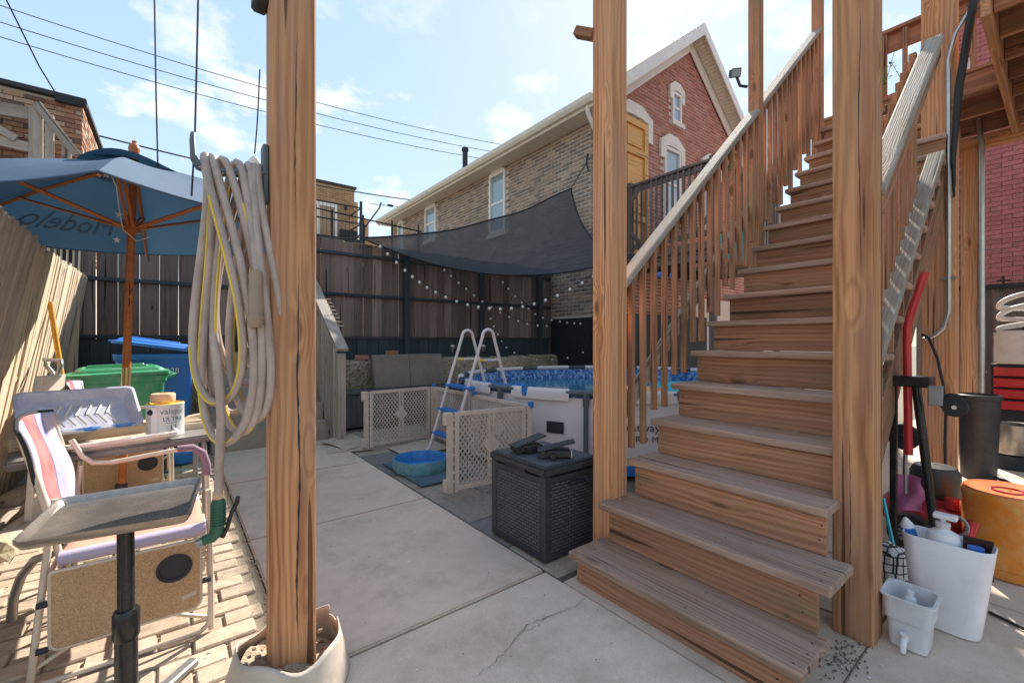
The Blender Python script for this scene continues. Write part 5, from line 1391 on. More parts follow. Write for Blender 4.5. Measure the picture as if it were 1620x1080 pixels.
add('clamp', MB().box(-.14, -.07, 1.63, 1.70, .70, .721), 'blackmetal', ts, bevel=.005)
add('wing_screw', MB().tube([(-.075, 1.665, .705), (-.03, 1.665, .705), (-.025, 1.665, .712)], .006, 6), 'blackmetal', ts)
for a in (95, 215, 335):
    e = V((-.103 + .36 * math.cos(R(a)), 1.655 + .36 * math.sin(R(a)), .012))
    lg = board('stand_leg', (-.103, 1.655, .13), e, .035, .02, 'stl', ts) if False else add('stand_leg', MB().tube([(-.103, 1.655, .12), e], [.014, .012], 8), 'greymetal', ts, smooth=40)
add('stand_leg', MB().box(0, .24, -.02, .02, 0, .03, Mx.Translation((-.10, 1.86, .004)) @ Mx.Rotation(R(46), 4, 'Z')), 'greymetal', ts, bevel=.006)

# ================================================================== TABLE WITH PAINT THINGS
tbl = thing('folding_table', 'dark folding table loaded with paint things behind the chair', 'table', (-.2, 3.0, 0))
QT = [(-.56, 2.745), (.195, 2.925), (.155, 3.34), (-.62, 3.16)]
def quad(z): return [(q[0], q[1], z) for q in QT]
tp = MB().prism(QT, lambda a, b, h: V((a, b, h)), .672, .712)
add('table_top', tp, 'tabletop', tbl, bevel=.01, seg=2)
for (a, b) in ((QT[1], (.14, 2.98)), (QT[2], (.11, 3.30)), (QT[0], (-.38, 2.96)), (QT[3], (-.42, 3.14))):
    add('leg', MB().tube([(b[0], b[1], .68), (b[0] + .005, b[1] + .01, 0)], .013, 8), 'greymetal', tbl, smooth=50)
add('leg_brace', MB().tube([(.14, 2.98, .25), (.11, 3.30, .25)], .009, 6), 'greymetal', tbl)
add('leg_brace', MB().tube([(-.38, 2.96, .42), (.14, 2.98, .40)], .009, 6), 'greymetal', tbl)
# paint can
pc = thing('paint_can', 'white paint can with blue lettering standing on the table', 'paint can', (-.03, 3.03, .712))
cx, cy = -.03, 3.03
add('body', MB().lathe([(.081, .713), (.0835, .717), (.0825, .722), (.0825, .878), (.0845, .882), (.0845, .888)], 32, (cx, cy, 0)), 'can', pc, smooth=30)
add('lid', MB().lathe([(.0845, .888), (.078, .893), (.074, .884), (.01, .884)], 32, (cx, cy, 0)), 'yellow', pc, smooth=30)
ac = math.atan2(-cy, -cx)
def oncan(da, z):
    return lambda a, b: V((cx + .0838 * math.cos(ac + da + a / .083), cy + .0838 * math.sin(ac + da + a / .083), z + b))
add('lettering', text_geo('valspar', .042, oncan(.42, .838)), 'ink_grey', pc)
add('lettering', text_geo('ULTRA', .030, oncan(.42, .80)), 'ink_blue', pc)
add('lettering', MB().grid(lambda u, v: oncan(.42, .79)((u - .5) * .075, v * .0015), 6, 1), 'ink_blue', pc)
sh = [(-.012, .012), (-.012, -.006), (-.006, -.016), (.006, -.016), (.012, -.006), (.012, .012), (.008, .012), (.008, -.004), (.004, -.011), (-.004, -.011), (-.008, -.004), (-.008, .012)]
sm_ = MB()
for k in range(len(sh) // 2 - 0):
    pass
for (i, j, k_, l_) in ((0, 1, 10, 11), (1, 2, 9, 10), (2, 3, 8, 9), (3, 4, 7, 8), (4, 5, 6, 7)):
    sm_.add([oncan(.42, .768)(*sh[q]) for q in (i, j, k_, l_)], [(0, 1, 2, 3)])
add('emblem', sm_, 'ink_blue', pc)
eb = V((cx + .083 * math.cos(ac - .85), cy + .083 * math.sin(ac - .85), .85))
add('handle_ear', MB().tube([eb, eb + (eb - V((cx, cy, .85))).normalized() * .008], [.016, .012], 12), 'ink_black', pc, smooth=30)
add('label_edge', MB().grid(lambda u, v: oncan(-.62, .725)((u - .5) * .03, v * .15), 3, 1), 'whitebin', pc)
rl_ = thing('masking_roll', 'peach masking roll lying on top of the paint can', 'tape roll', (cx, cy, .89))
add('roll', MB().lathe([(.022, .894), (.051, .894), (.054, .90), (.054, .935), (.051, .941), (.022, .941), (.022, .894)], 28, (cx - .01, cy + .01, 0)), 'peach', rl_, smooth=30)
# two paint trays
def painttray(label, c, rz, tilt, L_, W_, D_, m1, m2, wear, seed):
    t = thing('paint_tray', label, 'paint tray', c, group='used paint trays on the table')
    Tm = Mx.Translation(c) @ Mx.Rotation(rz, 4, 'Z') @ Mx.Rotation(tilt, 4, 'X')
    def ring(x, y, z, r_=.03):
        pts = []
        for (sx_, sy_, a0) in ((1, 1, 0), (-1, 1, 90), (-1, -1, 180), (1, -1, 270)):
            for k in range(5):
                a = R(a0 + 22.5 * k); pts.append(tuple(Tm @ V((sx_ * (x - r_) + r_ * math.cos(a), sy_ * (y - r_) + r_ * math.sin(a), z))))
        return pts
    lo = loft([ring(L_ / 2 - .03, W_ / 2 - .02, 0), ring(L_ / 2 - .012, W_ / 2 - .008, D_ * .6), ring(L_ / 2, W_ / 2, D_), ring(L_ / 2 + .012, W_ / 2 + .012, D_ - .002), ring(L_ / 2 + .013, W_ / 2 + .013, D_ - .018)])
    o = add('shell', lo, m1, t, smooth=35)
    add('well', MB().add(ring(L_ / 2 - .03, W_ / 2 - .02, .001), [tuple(range(20))]), m2, o)
    bx_ = MB()
    for k in range(6):
        a = -L_ * .22 + k * .038
        for s in (1, -1):
            d = V((.03, s * .075, 0)); n_ = V((-d.y, d.x, 0)).normalized() * .0035
            base = V((a, 0, .003)); bx_.add([Tm @ (base - n_), Tm @ (base + d - n_), Tm @ (base + d + n_ + V((0, 0, .004))), Tm @ (base + n_ + V((0, 0, .004)))], [(0, 1, 2, 3)])
    if wear: add('ribs', bx_, 'paint_white', o)
    add('paint_smear', MB().tube([Tm @ V((-L_ / 2 + .01, -W_ / 2 - .004 - .002 * (k % 2), D_ - .006)) + (Tm.to_3x3() @ V((L_ - .02, 0, 0))) * (k / 9) for k in range(10)], [.004 + .004 * ((k * 7) % 3) for k in range(10)], 5), 'paint_blue' if wear else 'paint_white', o)
    return t
painttray('grey paint tray with chevron ribs and blue smears propped on top of the pile', (-.365, 3.07, .85), R(14), R(38), .42, .27, .05, 'paint_tray', 'paint_tray', True, 1)
painttray('paint crusted white tray lying on the table edge below the grey tray', (-.22, 2.98, .716), R(14), R(4), .42, .30, .05, 'paint_white', 'cardboard', False, 2)
tag(board('scrap_board', (-.62, 3.1, .74), (-.12, 3.23, .75), .20, .06, 'pale', None), 'raw scrap board under the propped grey tray', 'board')
ck = thing('stick_tray', 'shallow box of crusted stir sticks behind the paint can', 'box', (.09, 3.22, .712))
add('box', MB().rbox(.0, .17, 3.15, 3.31, .713, .745, .02), 'cardboard', ck)
for k in range(7): board('stick', (.01 + .01 * k, 3.16 + .018 * k, .750 + .004 * k), (.15 + jit(.02), 3.20 + .014 * k + jit(.03), .752 + .005 * k), .014, .005, 'pale', ck)
tag(add('crumpled_rag', MB().grid(lambda u, v: V((-.13 + .09 * u + .01 * math.sin(9 * v), 3.14 + .10 * v, .716 + .05 * math.sin(3.1 * u) * math.sin(3.1 * v) + .012 * math.sin(17 * u + 13 * v))), 14, 14), 'paint_white', smooth=50), 'small crumpled white rag left of the paint can', 'rag')
# crusty panel and blue bag
pn_ = tag(board('crusty_panel', (-.735, 4.22, .62), (-.70, 4.20, 1.0), .20, .03, 'paint_white2', None, up=(1, .8, 0)) if False else add('crusty_panel', MB().box(-.02, .02, -.09, .09, 0, 1.0, Mx.Translation((-.70, 4.22, 0)) @ Mx.Rotation(R(-30), 4, 'Z') @ Mx.Rotation(R(4), 4, 'Y')), 'paint_white', bevel=.004), 'paint crusted narrow panel leaning by the left fence', 'panel')
add('painted_edge', MB().box(-.024, -.0205, -.085, -.03, .5, .99, Mx.Translation((-.70, 4.22, 0)) @ Mx.Rotation(R(-30), 4, 'Z') @ Mx.Rotation(R(4), 4, 'Y')), 'teal', pn_)
rock('blue_bag', (.06, 5.45, .07), (.11, .09, .08), 17, 'denim', 'crumpled blue plastic bag on the pavers near the steps', 'bag')

# ================================================================== BINS, SHOVEL, BROOM
def cart(label, cx, cy, rz, w_, d_, h, mat, lidang, text, seed, grp):
    t = thing('wheeled_bin', label, 'bin', (cx, cy, 0), rz, group=grp)
    Tm = Mx.Translation((cx, cy, 0)) @ Mx.Rotation(rz, 4, 'Z')
    def ring(k, z, r_=.05, out=0):
        pts = []; X_, Y_ = w_ / 2 * k + out, d_ / 2 * k + out
        for (sx_, sy_, a0) in ((1, 1, 0), (-1, 1, 90), (-1, -1, 180), (1, -1, 270)):
            for q in range(5):
                a = R(a0 + 22.5 * q); pts.append(tuple(Tm @ V((sx_ * (X_ - r_) + r_ * math.cos(a), sy_ * (Y_ - r_) + r_ * math.sin(a), z))))
        return pts
    bo = add('body', loft([ring(.76, .04), ring(.90, h * .6), ring(.985, h - .06), ring(.985, h - .055, out=.012), ring(1, h - .004, out=.012), ring(1, h, out=.008), ring(1, h, out=-.012), ring(.95, h * .55), ring(.73, .06)], True), mat, t, smooth=35)
    # lid: domed shell hinged on one side (local +x), opened by lidang
    hx = w_ / 2 + .02
    Tl = Tm @ Mx.Translation((hx, 0, h + .006)) @ Mx.Rotation(lidang, 4, 'Y') @ Mx.Translation((-hx, 0, 0))
    def lr(k, z, r_=.05, out=.0):
        pts = []; X_, Y_ = w_ / 2 * k + out, d_ / 2 * k + out
        for (sx_, sy_, a0) in ((1, 1, 0), (-1, 1, 90), (-1, -1, 180), (1, -1, 270)):
            for q in range(5):
                a = R(a0 + 22.5 * q); pts.append(tuple(Tl @ V((sx_ * (X_ - r_) + r_ * math.cos(a), sy_ * (Y_ - r_) + r_ * math.sin(a), z))))
        return pts
    lm = loft([lr(.97, .0), lr(1, 0, out=.03), lr(1, .028, out=.03), lr(.97, .04), lr(.93, .058), lr(.80, .075), lr(.76, .068), lr(.3, .07), lr(.12, .07)]); lm.add(lr(.12, .07), [tuple(range(20))])
    li = add('lid', lm, mat, t, smooth=35)
    add('lid_grip', MB().box(-w_ / 2 - .055, -w_ / 2 - .02, -.09, .09, .004, .03, Tl), mat, li, bevel=.006)
    add('lid_ridge', MB().box(-w_ * .36, w_ * .30, -d_ * .36, -d_ * .31, .066, .088, Tl), mat, li, bevel=.008)
    add('lid_ridge', MB().box(-w_ * .36, w_ * .30, d_ * .31, d_ * .36, .066, .088, Tl), mat, li, bevel=.008)
    add('handle', MB().tube([Tm @ V((w_ / 2 + .01, -d_ * .35, h - .03)), Tm @ V((w_ / 2 + .07, -d_ * .35, h - .01)), Tm @ V((w_ / 2 + .07, d_ * .35, h - .01)), Tm @ V((w_ / 2 + .01, d_ * .35, h - .03))], .016, 8), mat, bo, smooth=50)
    for s in (-1, 1): add('wheel', MB().tube([Tm @ V((w_ * .33, s * d_ * .36, .11)), Tm @ V((w_ * .33, s * (d_ * .36 + .05), .11))], .11, 20), 'rubber', t, smooth=40)
    if text:
        tm = text_geo(text, .075, lambda a, b: Tm @ V((a + w_ * .18, -(d_ / 2 * .95) - .012 + (b + h * .82 - h) * .0, h * .82 + b)))
        add('number', tm, 'ink_white', bo)
    return t
cart('green wheeled bin with closed lid behind the folding table', -.37, 5.22, R(6), .60, .56, .93, 'greenbin', R(-1.5), None, 1, 'wheeled bins by the fence')
cart('blue wheeled bin with lid propped ajar behind the green bin', -.15, 5.90, R(4), .62, .60, 1.10, 'bluebin', R(9), '2528', 2, 'wheeled bins by the fence')
tag(board('cardboard_flap', (.16, 5.72, 1.02), (.20, 5.75, 1.28), .24, .006, 'card', None, up=(0, 1, 0)) if False else add('cardboard_flap', MB().box(-.004, .004, -.15, .1, 0, .3, Mx.Translation((.17, 5.80, 1.0)) @ Mx.Rotation(R(14), 4, 'Y')), 'cardboard'), 'brown cardboard flap sticking out of the blue bin', 'cardboard')
SO = V((.172, -1.11, -.03))
shv = thing('shovel', 'shovel with grey D handle and blue shaft leaning on the left fence', 'shovel', (-.7, 5.0, 0))
add('shaft', MB().tube([V((-.905, 6.10, .96)) + SO, V((-.62, 4.84, .03))], .017, 10), 'bluebin', shv, smooth=50)
add('grip', MB().tube([V(q) * 1 + SO for q in [(-.905, 6.10, .94), (-.93, 6.13, 1.0), (-.975, 6.19, 1.06), (-.985, 6.17, 1.11), (-.88, 6.12, 1.10), (-.875, 6.08, 1.06), (-.90, 6.10, .99)]], .016, 8), 'greymetal', shv, smooth=60)
brm = thing('broom', 'yellow wooden broom handle leaning in the left fence corner', 'broom', (-.6, 4.96, 0))
add('handle', MB().tube([(-.80, 5.20, 1.55), (-.60, 4.97, .06)], .018, 10), 'broom', brm, smooth=50)
add('head', MB().box(-.70, -.52, 4.90, 4.97, 0, .09), 'broom', brm, bevel=.01)

# ================================================================== UMBRELLA
um = thing('patio_umbrella', 'blue patio umbrella with orange wooden frame beside the left fence', 'umbrella', (-.27, 4.1, 0))
UC = V((-.235, 4.1, 0)); UR = 1.25; ZR, ZA = 2.06, 2.50
def ucorner(k): a = R(88 - 60 * k); return V((UC.x + UR * math.cos(a), UC.y + UR * math.sin(a), ZR + .08 * math.cos(a) - .02))
apex = V((UC.x + .02, UC.y, ZA))
def panel_pt(k, s, t):   # s along rim 0..1, t from apex 0 to rim 1
    c0_, c1_ = ucorner(k), ucorner(k + 1)
    e = c0_.lerp(c1_, s); e = e + (V((UC.x, UC.y, ZR)) - e) * (.045 * 4 * s * (1 - s))
    p = apex.lerp(e, t)
    return p + V((0, 0, .05 * math.sin(math.pi * t) - .035 * 4 * s * (1 - s) * t))
for k in range(6):
    o = add('canopy_panel', MB().grid(lambda u, v: panel_pt(k, u, .03 + .97 * v), 10, 12), 'canopy', um, smooth=80)
    add('valance_hem', MB().tube([panel_pt(k, q / 10, 1) for q in range(11)], .006, 5), 'canopy', o)
# vent cap
def capf(u, v):
    a = 2 * math.pi * u; r_ = .02 + .27 * v
    return V((apex.x + r_ * math.cos(a), apex.y + r_ * math.sin(a), ZA + .02 - .06 * v + .022 * math.sin(a * 3 + .6) * v))
add('vent_cap', MB().grid(capf, 36, 6), 'canopy', um, smooth=80)
pb = V((-.285, 4.115, 0)); pt = V((UC.x + .02, UC.y, ZA + .07))
add('pole', MB().tube([pb.lerp(pt, .37), pt], .024, 14), 'teak', um, smooth=50)
add('lower_pole', MB().tube([pb, pb.lerp(pt, .33)], .024, 14), 'teak', um, smooth=50)
add('sleeve', MB().tube([pb.lerp(pt, .31), pb.lerp(pt, .39)], .026, 14), 'brass', um, smooth=50) if False else add('sleeve', MB().tube([pb.lerp(pt, .325), pb.lerp(pt, .405)], .0265, 14), plain('brass', (.55, .42, .20), .3, .8, .1), um, smooth=50)
hub = pb.lerp(pt, .795)
add('hub', MB().tube([hub - V((0, 0, .045)), hub + V((0, 0, .035))], .05, 14), 'teak', um, smooth=30)
add('finial', MB().lathe([(.0, 0), (.028, .0), (.034, .03), (.028, .055), (.012, .07), (.014, .085), (0, .09)], 14, (pt.x, pt.y, pt.z - .005)), 'teak', um, smooth=40)
for k in range(6):
    c_ = ucorner(k)
    P_ = [apex.lerp(c_, t) + V((0, 0, .05 * math.sin(math.pi * t) - .022)) for t in (.03, .25, .5, .75, .99)]
    rb_ = add('rib', MB().tube(P_, [.015, .015, .014, .012, .010], 4), 'teak', um)
    mid = P_[2].lerp(P_[3], .3)
    for s in (-1, 1):
        sd_ = (c_ - apex).cross(V((0, 0, 1))).normalized() * .014 * s
        add('strut', MB().tube([hub + (c_ - apex).normalized() * .04 + sd_, mid + sd_], .009, 4), 'teak', rb_)
for (f, s) in ((.62, 1), (.585, .7)):
    q = pb.lerp(pt, f); d_ = V((-CV, -SV, 0)).lerp(V((SV, -CV, 0)), .45).normalized(); e_ = V((-d_.y, d_.x, 0))
    q0 = q + d_ * .0255
    add('tape_mark', MB().add([q0 + V((0, 0, .05 * s)), q0 - e_ * .0 + V((0, 0, -.05 * s)), q0 + e_ * .02 - d_ * .009, ], [(0, 1, 2)]), 'ink_black', um)
tgq = pb.lerp(pt, .33) + V((.028, -.028, 0))
add('price_tag', MB().add([tgq, tgq + V((.025, -.012, 0)), tgq + V((.025, -.012, -.09)), tgq + V((0, 0, -.09))], [(0, 1, 2, 3)]), 'paper', um)
# faded mirrored lettering on the far-left panel, seen from below
def umT(a, b): return panel_pt(5, .52 + a * .80, .80 + b) - V((0, 0, .006))
tmb = text_geo('Modelo', .24, lambda a, b: umT(-a - .06, -b + .02))
add('faded_lettering', tmb, 'canopy_text', um)
# star string hanging from the hub
sg = thing('star_garland', 'thin garland with small white stars hanging under the umbrella', 'garland', hub)
add('wire', MB().tube([mid0 for mid0 in [V((-.33, 3.72, 2.34)), V((-.29, 3.85, 2.24)), V((-.285, 3.98, 2.12)), V((-.27, 4.03, 2.0)), V((-.20, 4.04, 1.93)), V((-.13, 4.1, 1.98)), V((-.16, 4.2, 2.1))]], .003, 5), 'paper', sg)
for c in ((-.33, 3.75, 2.28), (-.285, 3.95, 2.08), (-.30, 4.02, 1.92), (-.16, 4.2, 2.06)):
    st_ = [((.024 if k % 2 == 0 else .010) * math.sin(k * math.pi / 5), (.024 if k % 2 == 0 else .010) * math.cos(k * math.pi / 5)) for k in range(10)]
    add('star', MB().prism(st_, lambda a, b, h: V((c[0] + a * .9, c[1] + a * .1 + h, c[2] + b)), -.003, .003), 'paper', sg)
bs = thing('umbrella_base', 'round dark umbrella base under the table', 'base', (-.285, 4.115, 0))
add('disc', MB().lathe([(.0, 0), (.2, 0), (.2, .04), (.1, .06), (.035, .07), (.035, .22), (0, .22)], 28, (-.285, 4.115, 0.002)), 'black', bs, smooth=40)

# ================================================================== RIGHT CLUTTER
wb_ = thing('white_wastebasket', 'tall white plastic wastebasket holding bottles beside the stairs', 'wastebasket', (2.62, .325, 0))
def wring(cx, cy, X_, Y_, z, r_=.05, lean=0):
    pts = []
    for (sx_, sy_, a0) in ((1, 1, 0), (-1, 1, 90), (-1, -1, 180), (1, -1, 270)):
        for q in range(6):
            a = R(a0 + 18 * q); pts.append((cx + sx_ * (X_ - r_) + r_ * math.cos(a), cy + sy_ * (Y_ - r_) + r_ * math.sin(a), z))
    return pts
add('shell', loft([wring(2.635, .325, .066, .105, 0), wring(2.635, .322, .074, .125, .2), wring(2.635, .32, .082, .143, .372), wring(2.635, .32, .079, .140, .376), wring(2.635, .32, .076, .137, .37), wring(2.635, .325, .062, .10, .006)], True), 'whitebin', wb_, smooth=40)
def bottle(name, prof, c, mat, label, cat='bottle', tilt=None, extra=None):
    t = thing(name, label, cat, c, group='bottles in the bins')
    Tm = Mx.Translation(c) @ (tilt or Mx.Identity(4))
    mb = MB().lathe(prof, 20); mb.v = [tuple(Tm @ V(v)) for v in mb.v]
    add('body', mb, mat, t, smooth=40)
    for (nm, pr, mt_) in (extra or []):
        m2 = MB().lathe(pr, 16); m2.v = [tuple(Tm @ V(v)) for v in m2.v]; add(nm, m2, mt_, t, smooth=40)
    return t, Tm
t_, Tm = bottle('pump_bottle', [(.0, 0), (.055, 0), (.055, .22), (.05, .245), (.022, .262), (.02, .27)], (2.635, .335, .15), 'whitebin', 'round white pump bottle in the white wastebasket', extra=[('collar', [(.022, .268), (.024, .272), (.024, .29), (.012, .295)], 'milky')])
add('pump_head', MB().tube([Tm @ V((0, 0, .29)), Tm @ V((0, 0, .31))], .010, 10).box(-.022, .022, -.045, .03, .308, .328, Tm), 'whitebin', t_, bevel=.004)
bottle('lotion_tube', [(.0, 0), (.026, 0), (.024, .14), (.005, .17)], (2.645, .425, .255), 'whitebin', 'white tube with blue band at the left of the wastebasket', 'tube', Mx.Rotation(R(-12), 4, 'X'), [('band', [(.0262, .09), (.0255, .125)], 'blue')])
bottle('spray_can', [(.0, 0), (.024, 0), (.024, .15)], (2.615, .235, .205), 'blue', 'blue capped can at the right of the wastebasket', 'can', None, [('cap', [(.024, .15), (.025, .152), (.025, .17), (.0, .172)], 'bluebin')])
tag(add('brown_pouch', MB().box(-.003, .003, -.045, .045, 0, .17, Mx.Translation((2.70, .235, .22)) @ Mx.Rotation(R(-3), 4, 'Y')), plain('brown_foil', (.07, .03, .025), .35, 0, .2, 30, .4)), 'brown foil pouch standing in the white wastebasket', 'pouch')
ds = thing('dispenser_bin', 'translucent plastic drink dispenser bin with white spigot by the post', 'dispenser', (2.365, .395, 0))
add('shell', loft([wring(2.365, .395, .062, .058, 0, .02), wring(2.365, .395, .072, .066, .11, .025), wring(2.365, .395, .078, .072, .112, .025), wring(2.365, .395, .085, .078, .195, .03), wring(2.365, .395, .092, .085, .197, .03), wring(2.365, .395, .092, .085, .203, .03), wring(2.365, .395, .081, .074, .203, .03), wring(2.365, .395, .07, .062, .11, .02), wring(2.365, .395, .058, .054, .006, .02)], True), 'milky', ds, smooth=40)
add('spigot', MB().tube([(2.305, .40, .045), (2.27, .40, .045), (2.262, .40, .03), (2.258, .40, .005)], [.014, .012, .011, .009], 10).tube([(2.275, .40, .05), (2.27, .40, .075)], [.006, .012], 8), 'whitebin', ds, smooth=40)
bottle('small_bottle', [(.0, 0), (.022, 0), (.022, .11), (.018, .125), (.012, .13), (.011, .15), (0, .151)], (2.375, .40, .05), 'whitebin', 'small white bottle with violet label inside the dispenser bin', 'bottle', Mx.Rotation(R(8), 4, 'Y'), [('label_band', [(.0223, .05), (.0223, .10)], plain('violet', (.12, .06, .35), .5))])

om = thing('orange_drum', 'round orange plastic drum with red lid at the right edge', 'drum', (3.52, .19, 0))
add('body', MB().lathe([(.0, 0), (.165, .0), (.172, .02), (.172, .05), (.178, .055), (.182, .21), (.182, .38), (.186, .39), (.186, .415), (.18, .425)], 40, (3.52, .19, 0)), 'orange', om, smooth=35)
add('lid', MB().lathe([(.18, .425), (.176, .436), (.165, .432), (.15, .428), (.01, .428)], 40, (3.52, .19, 0)), 'orangelid', om, smooth=35)
add('lid_ring', MB().lathe([(.055, .4285), (.058, .436), (.062, .436), (.065, .4285)], 28, (3.50, .20, 0)), 'red', om, smooth=35)

bc = thing('black_trash_can', 'black plastic trash can behind the posts on the right', 'trash can', (5.72, .50, 0))
add('body', MB().lathe([(.0, 0), (.115, 0), (.14, .70), (.152, .71), (.152, .745), (.14, .75), (.13, .70), (.10, .05)], 28, (5.72, .50, 0)), 'black', bc, smooth=35)

tcst = thing('tool_chest', 'red tool chest with black drawer gaps on the right', 'tool chest', (7.1, .05, 0))
add('carcass', MB().box(7.05, 7.45, -.65, .52, .10, .98), 'blackpaint', tcst)
for k in range(4):
    o = add('drawer', MB().box(7.0, 7.04, -.63, .50, .50 + k * .118, .595 + k * .118), 'red', tcst, bevel=.012)
add('base', MB().box(7.06, 7.4, -.6, .48, .02, .12), 'black', tcst)
gtub = tag(add('galvanised_tub', MB().box(7.02, 7.40, -.55, .50, .985, 1.34), 'steel', bevel=.02, seg=2), 'shiny galvanised metal tub on top of the tool chest', 'tub')
tag(add('white_tubing', MB().tube([(7.15 + .04 * math.sin(k * .125), .20 + .27 * math.cos(k * .105), 1.36 + .002 * k + .11 * max(0, math.sin(k * .105)) * min(1, .1 + k / 70)) for k in range(136)], .026, 10), 'pvc', smooth=60), 'coil of white flexible tubing on the metal tub', 'tubing')
pt_ = thing('stock_pot', 'dull metal stock pot standing in front of the tool chest', 'pot', (6.4, .36, 0))
add('body', MB().lathe([(.0, .14), (.15, .14), (.155, .15), (.155, .42), (.162, .425), (.15, .42), (.145, .16)], 30, (6.45, .33, 0)), 'potmetal', pt_, smooth=35)
add('burner', MB().lathe([(.13, .0), (.16, .0), (.16, .13), (.10, .135)], 20, (6.45, .33, 0)), 'blackpaint', pt_, smooth=35)
add('handle', MB().tube([(6.35, .20, .36), (6.31, .15, .36), (6.34, .12, .33), (6.38, .16, .33)], .01, 6), 'potmetal', pt_)
tag(add('black_hose', MB().tube([(6.2, .62, .012), (5.9, .42, .012), (5.6, .3, .012), (5.5, .1, .012), (5.3, -.2, .012)], .02, 8), 'cable', smooth=60), 'black hose lying on the concrete by the stock pot', 'hose')
tag(add('floor_cord', MB().tube([(2.9, .22, .006), (2.85, .12, .006), (2.95, .02, .006), (3.0, -.2, .006)], .007, 6), 'cable', smooth=60), 'thin black cord lying on concrete right of the wastebasket', 'cord')

ht = thing('hand_truck', 'red and black upright hand truck with caster beside the stairs', 'hand truck', (3.15, .52, 0))
add('red_handle', MB().tube([(3.10, .525, .62), (3.10, .530, 1.0), (3.10, .532, 1.30), (3.10, .515, 1.38), (3.10, .468, 1.56), (3.10, .462, 1.585)], .0185, 12), 'red', ht, smooth=50)
add('cross_head', MB().box(3.05, 3.16, .43, .60, .985, 1.04), 'blackmetal', ht, bevel=.006)
add('upright', MB().box(3.10, 3.14, .575, .605, .01, 1.0), 'blackmetal', ht, bevel=.004)
add('strut', MB().tube([(3.12, .50, 1.0), (3.12, .415, .10)], .02, 8), 'blackmetal', ht, smooth=50)
add('rod', MB().tube([(3.14, .545, 1.0), (3.14, .545, .40)], .008, 8), 'greymetal', ht)
cs = add('caster', MB().box(3.02, 3.06, .385, .44, .90, 1.0, None), 'greymetal', ht, bevel=.004)
add('wheel', MB().tube([(3.03, .345, .90), (3.055, .345, .90)], .047, 22), 'rubber', cs, smooth=40)
add('wheel', MB().tube([(3.10, .365, .915), (3.125, .365, .915)], .047, 22), 'rubber', cs, smooth=40)
add('axle', MB().tube([(3.02, .345, .90), (3.13, .36, .91)], .01, 8), 'steel', cs)

lm_ = thing('lawn_mower', 'red push lawn mower with black wheels half hidden by the stairs', 'lawn mower', (3.7, .5, 0))
add('deck', MB().lathe([(.26, .08), (.27, .16), (.22, .23), (.1, .26), (.01, .26)], 24, (3.80, .52, 0)), 'redbrown', lm_, smooth=40)
add('engine', MB().lathe([(.12, .26), (.12, .40), (.10, .44), (.01, .45)], 18, (3.80, .52, 0)), 'black', lm_, smooth=40)
for (x, y) in ((3.42, .57), (3.62, .28), (4.05, .35)):
    w_ = add('wheel', MB().tube([(x - .035, y, .105), (x + .035, y, .105)], .105, 28), 'rubber', lm_, smooth=35)
    add('rim', MB().tube([(x - .039, y, .105), (x - .036, y, .105)], .062, 20), 'greymetal', w_)
    for q in range(12): add('spoke', MB().box(-.003, 0, -.004, .004, .015, .075, Mx.Translation((x - .037, y, .105)) @ Mx.Rotation(q * .5236, 4, 'X')), 'black', w_)
add('pulley', MB().tube([(3.40, .60, .66), (3.44, .60, .66)], .075, 24), 'black', lm_, smooth=35)
add('fuel_cap', MB().tube([(3.62, .42, .24), (3.62, .42, .30)], .035, 14), 'red', lm_)
add('handle', MB().tube([(4.0, .7, .2), (3.6, .62, .75), (3.4, .6, .66)], .012, 8), 'black', lm_, smooth=50)
tag(add('pink_bag', MB().grid(lambda u, v: V((3.32 + .02 * math.sin(7 * u + 5 * v), .50 + .12 * u + .01 * math.sin(9 * v), .26 + .20 * v)), 10, 10), 'pink', smooth=60), 'crumpled pink bag hanging behind the hand truck', 'bag')
tag(add('teal_strap', MB().tube([(2.95, .60, .40), (2.93, .575, .28), (2.92, .55, .16), (2.90, .52, .10)], .008, 5), 'teal'), 'teal webbing strap hanging between post and wastebasket', 'strap')
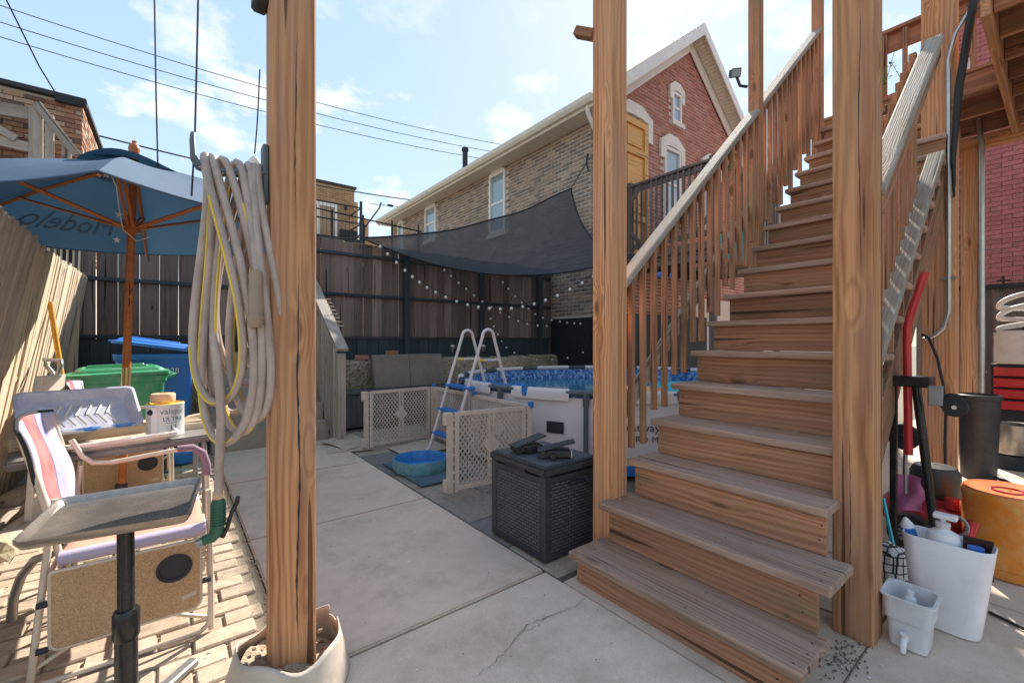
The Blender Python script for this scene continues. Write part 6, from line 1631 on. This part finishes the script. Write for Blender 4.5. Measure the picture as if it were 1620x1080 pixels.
bg_ = rock('patterned_bag', (2.86, .56, .10), (.08, .07, .11), 33, 'whitebin', 'white bag with black scallop pattern behind the dispenser bin', 'bag')
def scallop():
    t = NT('scallop_print'); tc = t.n('ShaderNodeTexCoord').outputs['Object']
    v = t.n('ShaderNodeTexVoronoi', {'Vector': tc, 'Scale': 26.0, 'Randomness': .15}, feature='DISTANCE_TO_EDGE').outputs['Distance']
    t.color(t.ramp(v, [(.0, c4((.02, .02, .02))), (.07, c4((.02, .02, .02))), (.09, c4((.68, .66, .64)))])); t.rough(.7); return t.m
bg_.data.materials.clear(); bg_.data.materials.append(scallop())
bgp = thing('red_carabiner', 'red handled pliers and wire loop behind the wastebasket', 'tool', (3.3, .33, .2))
add('loop', MB().tube([(3.2 + .0 * k, .36 + .045 * math.cos(k * .5), .27 + .05 * math.sin(k * .5)) for k in range(13)], .008, 6), 'greymetal', bgp)
add('grip', MB().tube([(3.22, .32, .20), (3.24, .30, .30)], .025, 8), 'red', bgp, smooth=50)

# things seen under the stairs
def ball(c, r_, label):
    return tag(add('glass_ball', MB().lathe([(.0, -r_), (r_ * .6, -r_ * .8), (r_, 0), (r_ * .6, r_ * .8), (0, r_)], 14, c), 'bluebin', smooth=80), label, 'ornament', 'blue balls hanging under the rail')
ball((2.31, 1.66, 1.72), .018, 'blue glass ball hanging on the left stair rail nearest the post')
ball((4.2, 2.75, 1.95), .035, 'blue glass ball left of two beyond the stair balusters')
ball((4.45, 2.75, 1.97), .035, 'blue glass ball right of two beyond the stair balusters')
tag(add('turquoise_bucket', MB().lathe([(.0, 0), (.13, 0), (.16, .34), (.17, .34), (.17, .36), (.15, .36), (.12, .02)], 24, (5.05, 2.35, 2.08)), 'teal', smooth=40), 'turquoise bucket seen past the upper treads of the stairs', 'bucket')
tag(board('bucket_shelf', (4.5, 2.35, 2.05), (5.6, 2.35, 2.05), .45, .05, 'stair', None), 'wooden shelf board carrying the turquoise bucket behind the stairs', 'shelf')
for (x, y) in ((4.55, 2.35), (5.55, 2.35)): pass
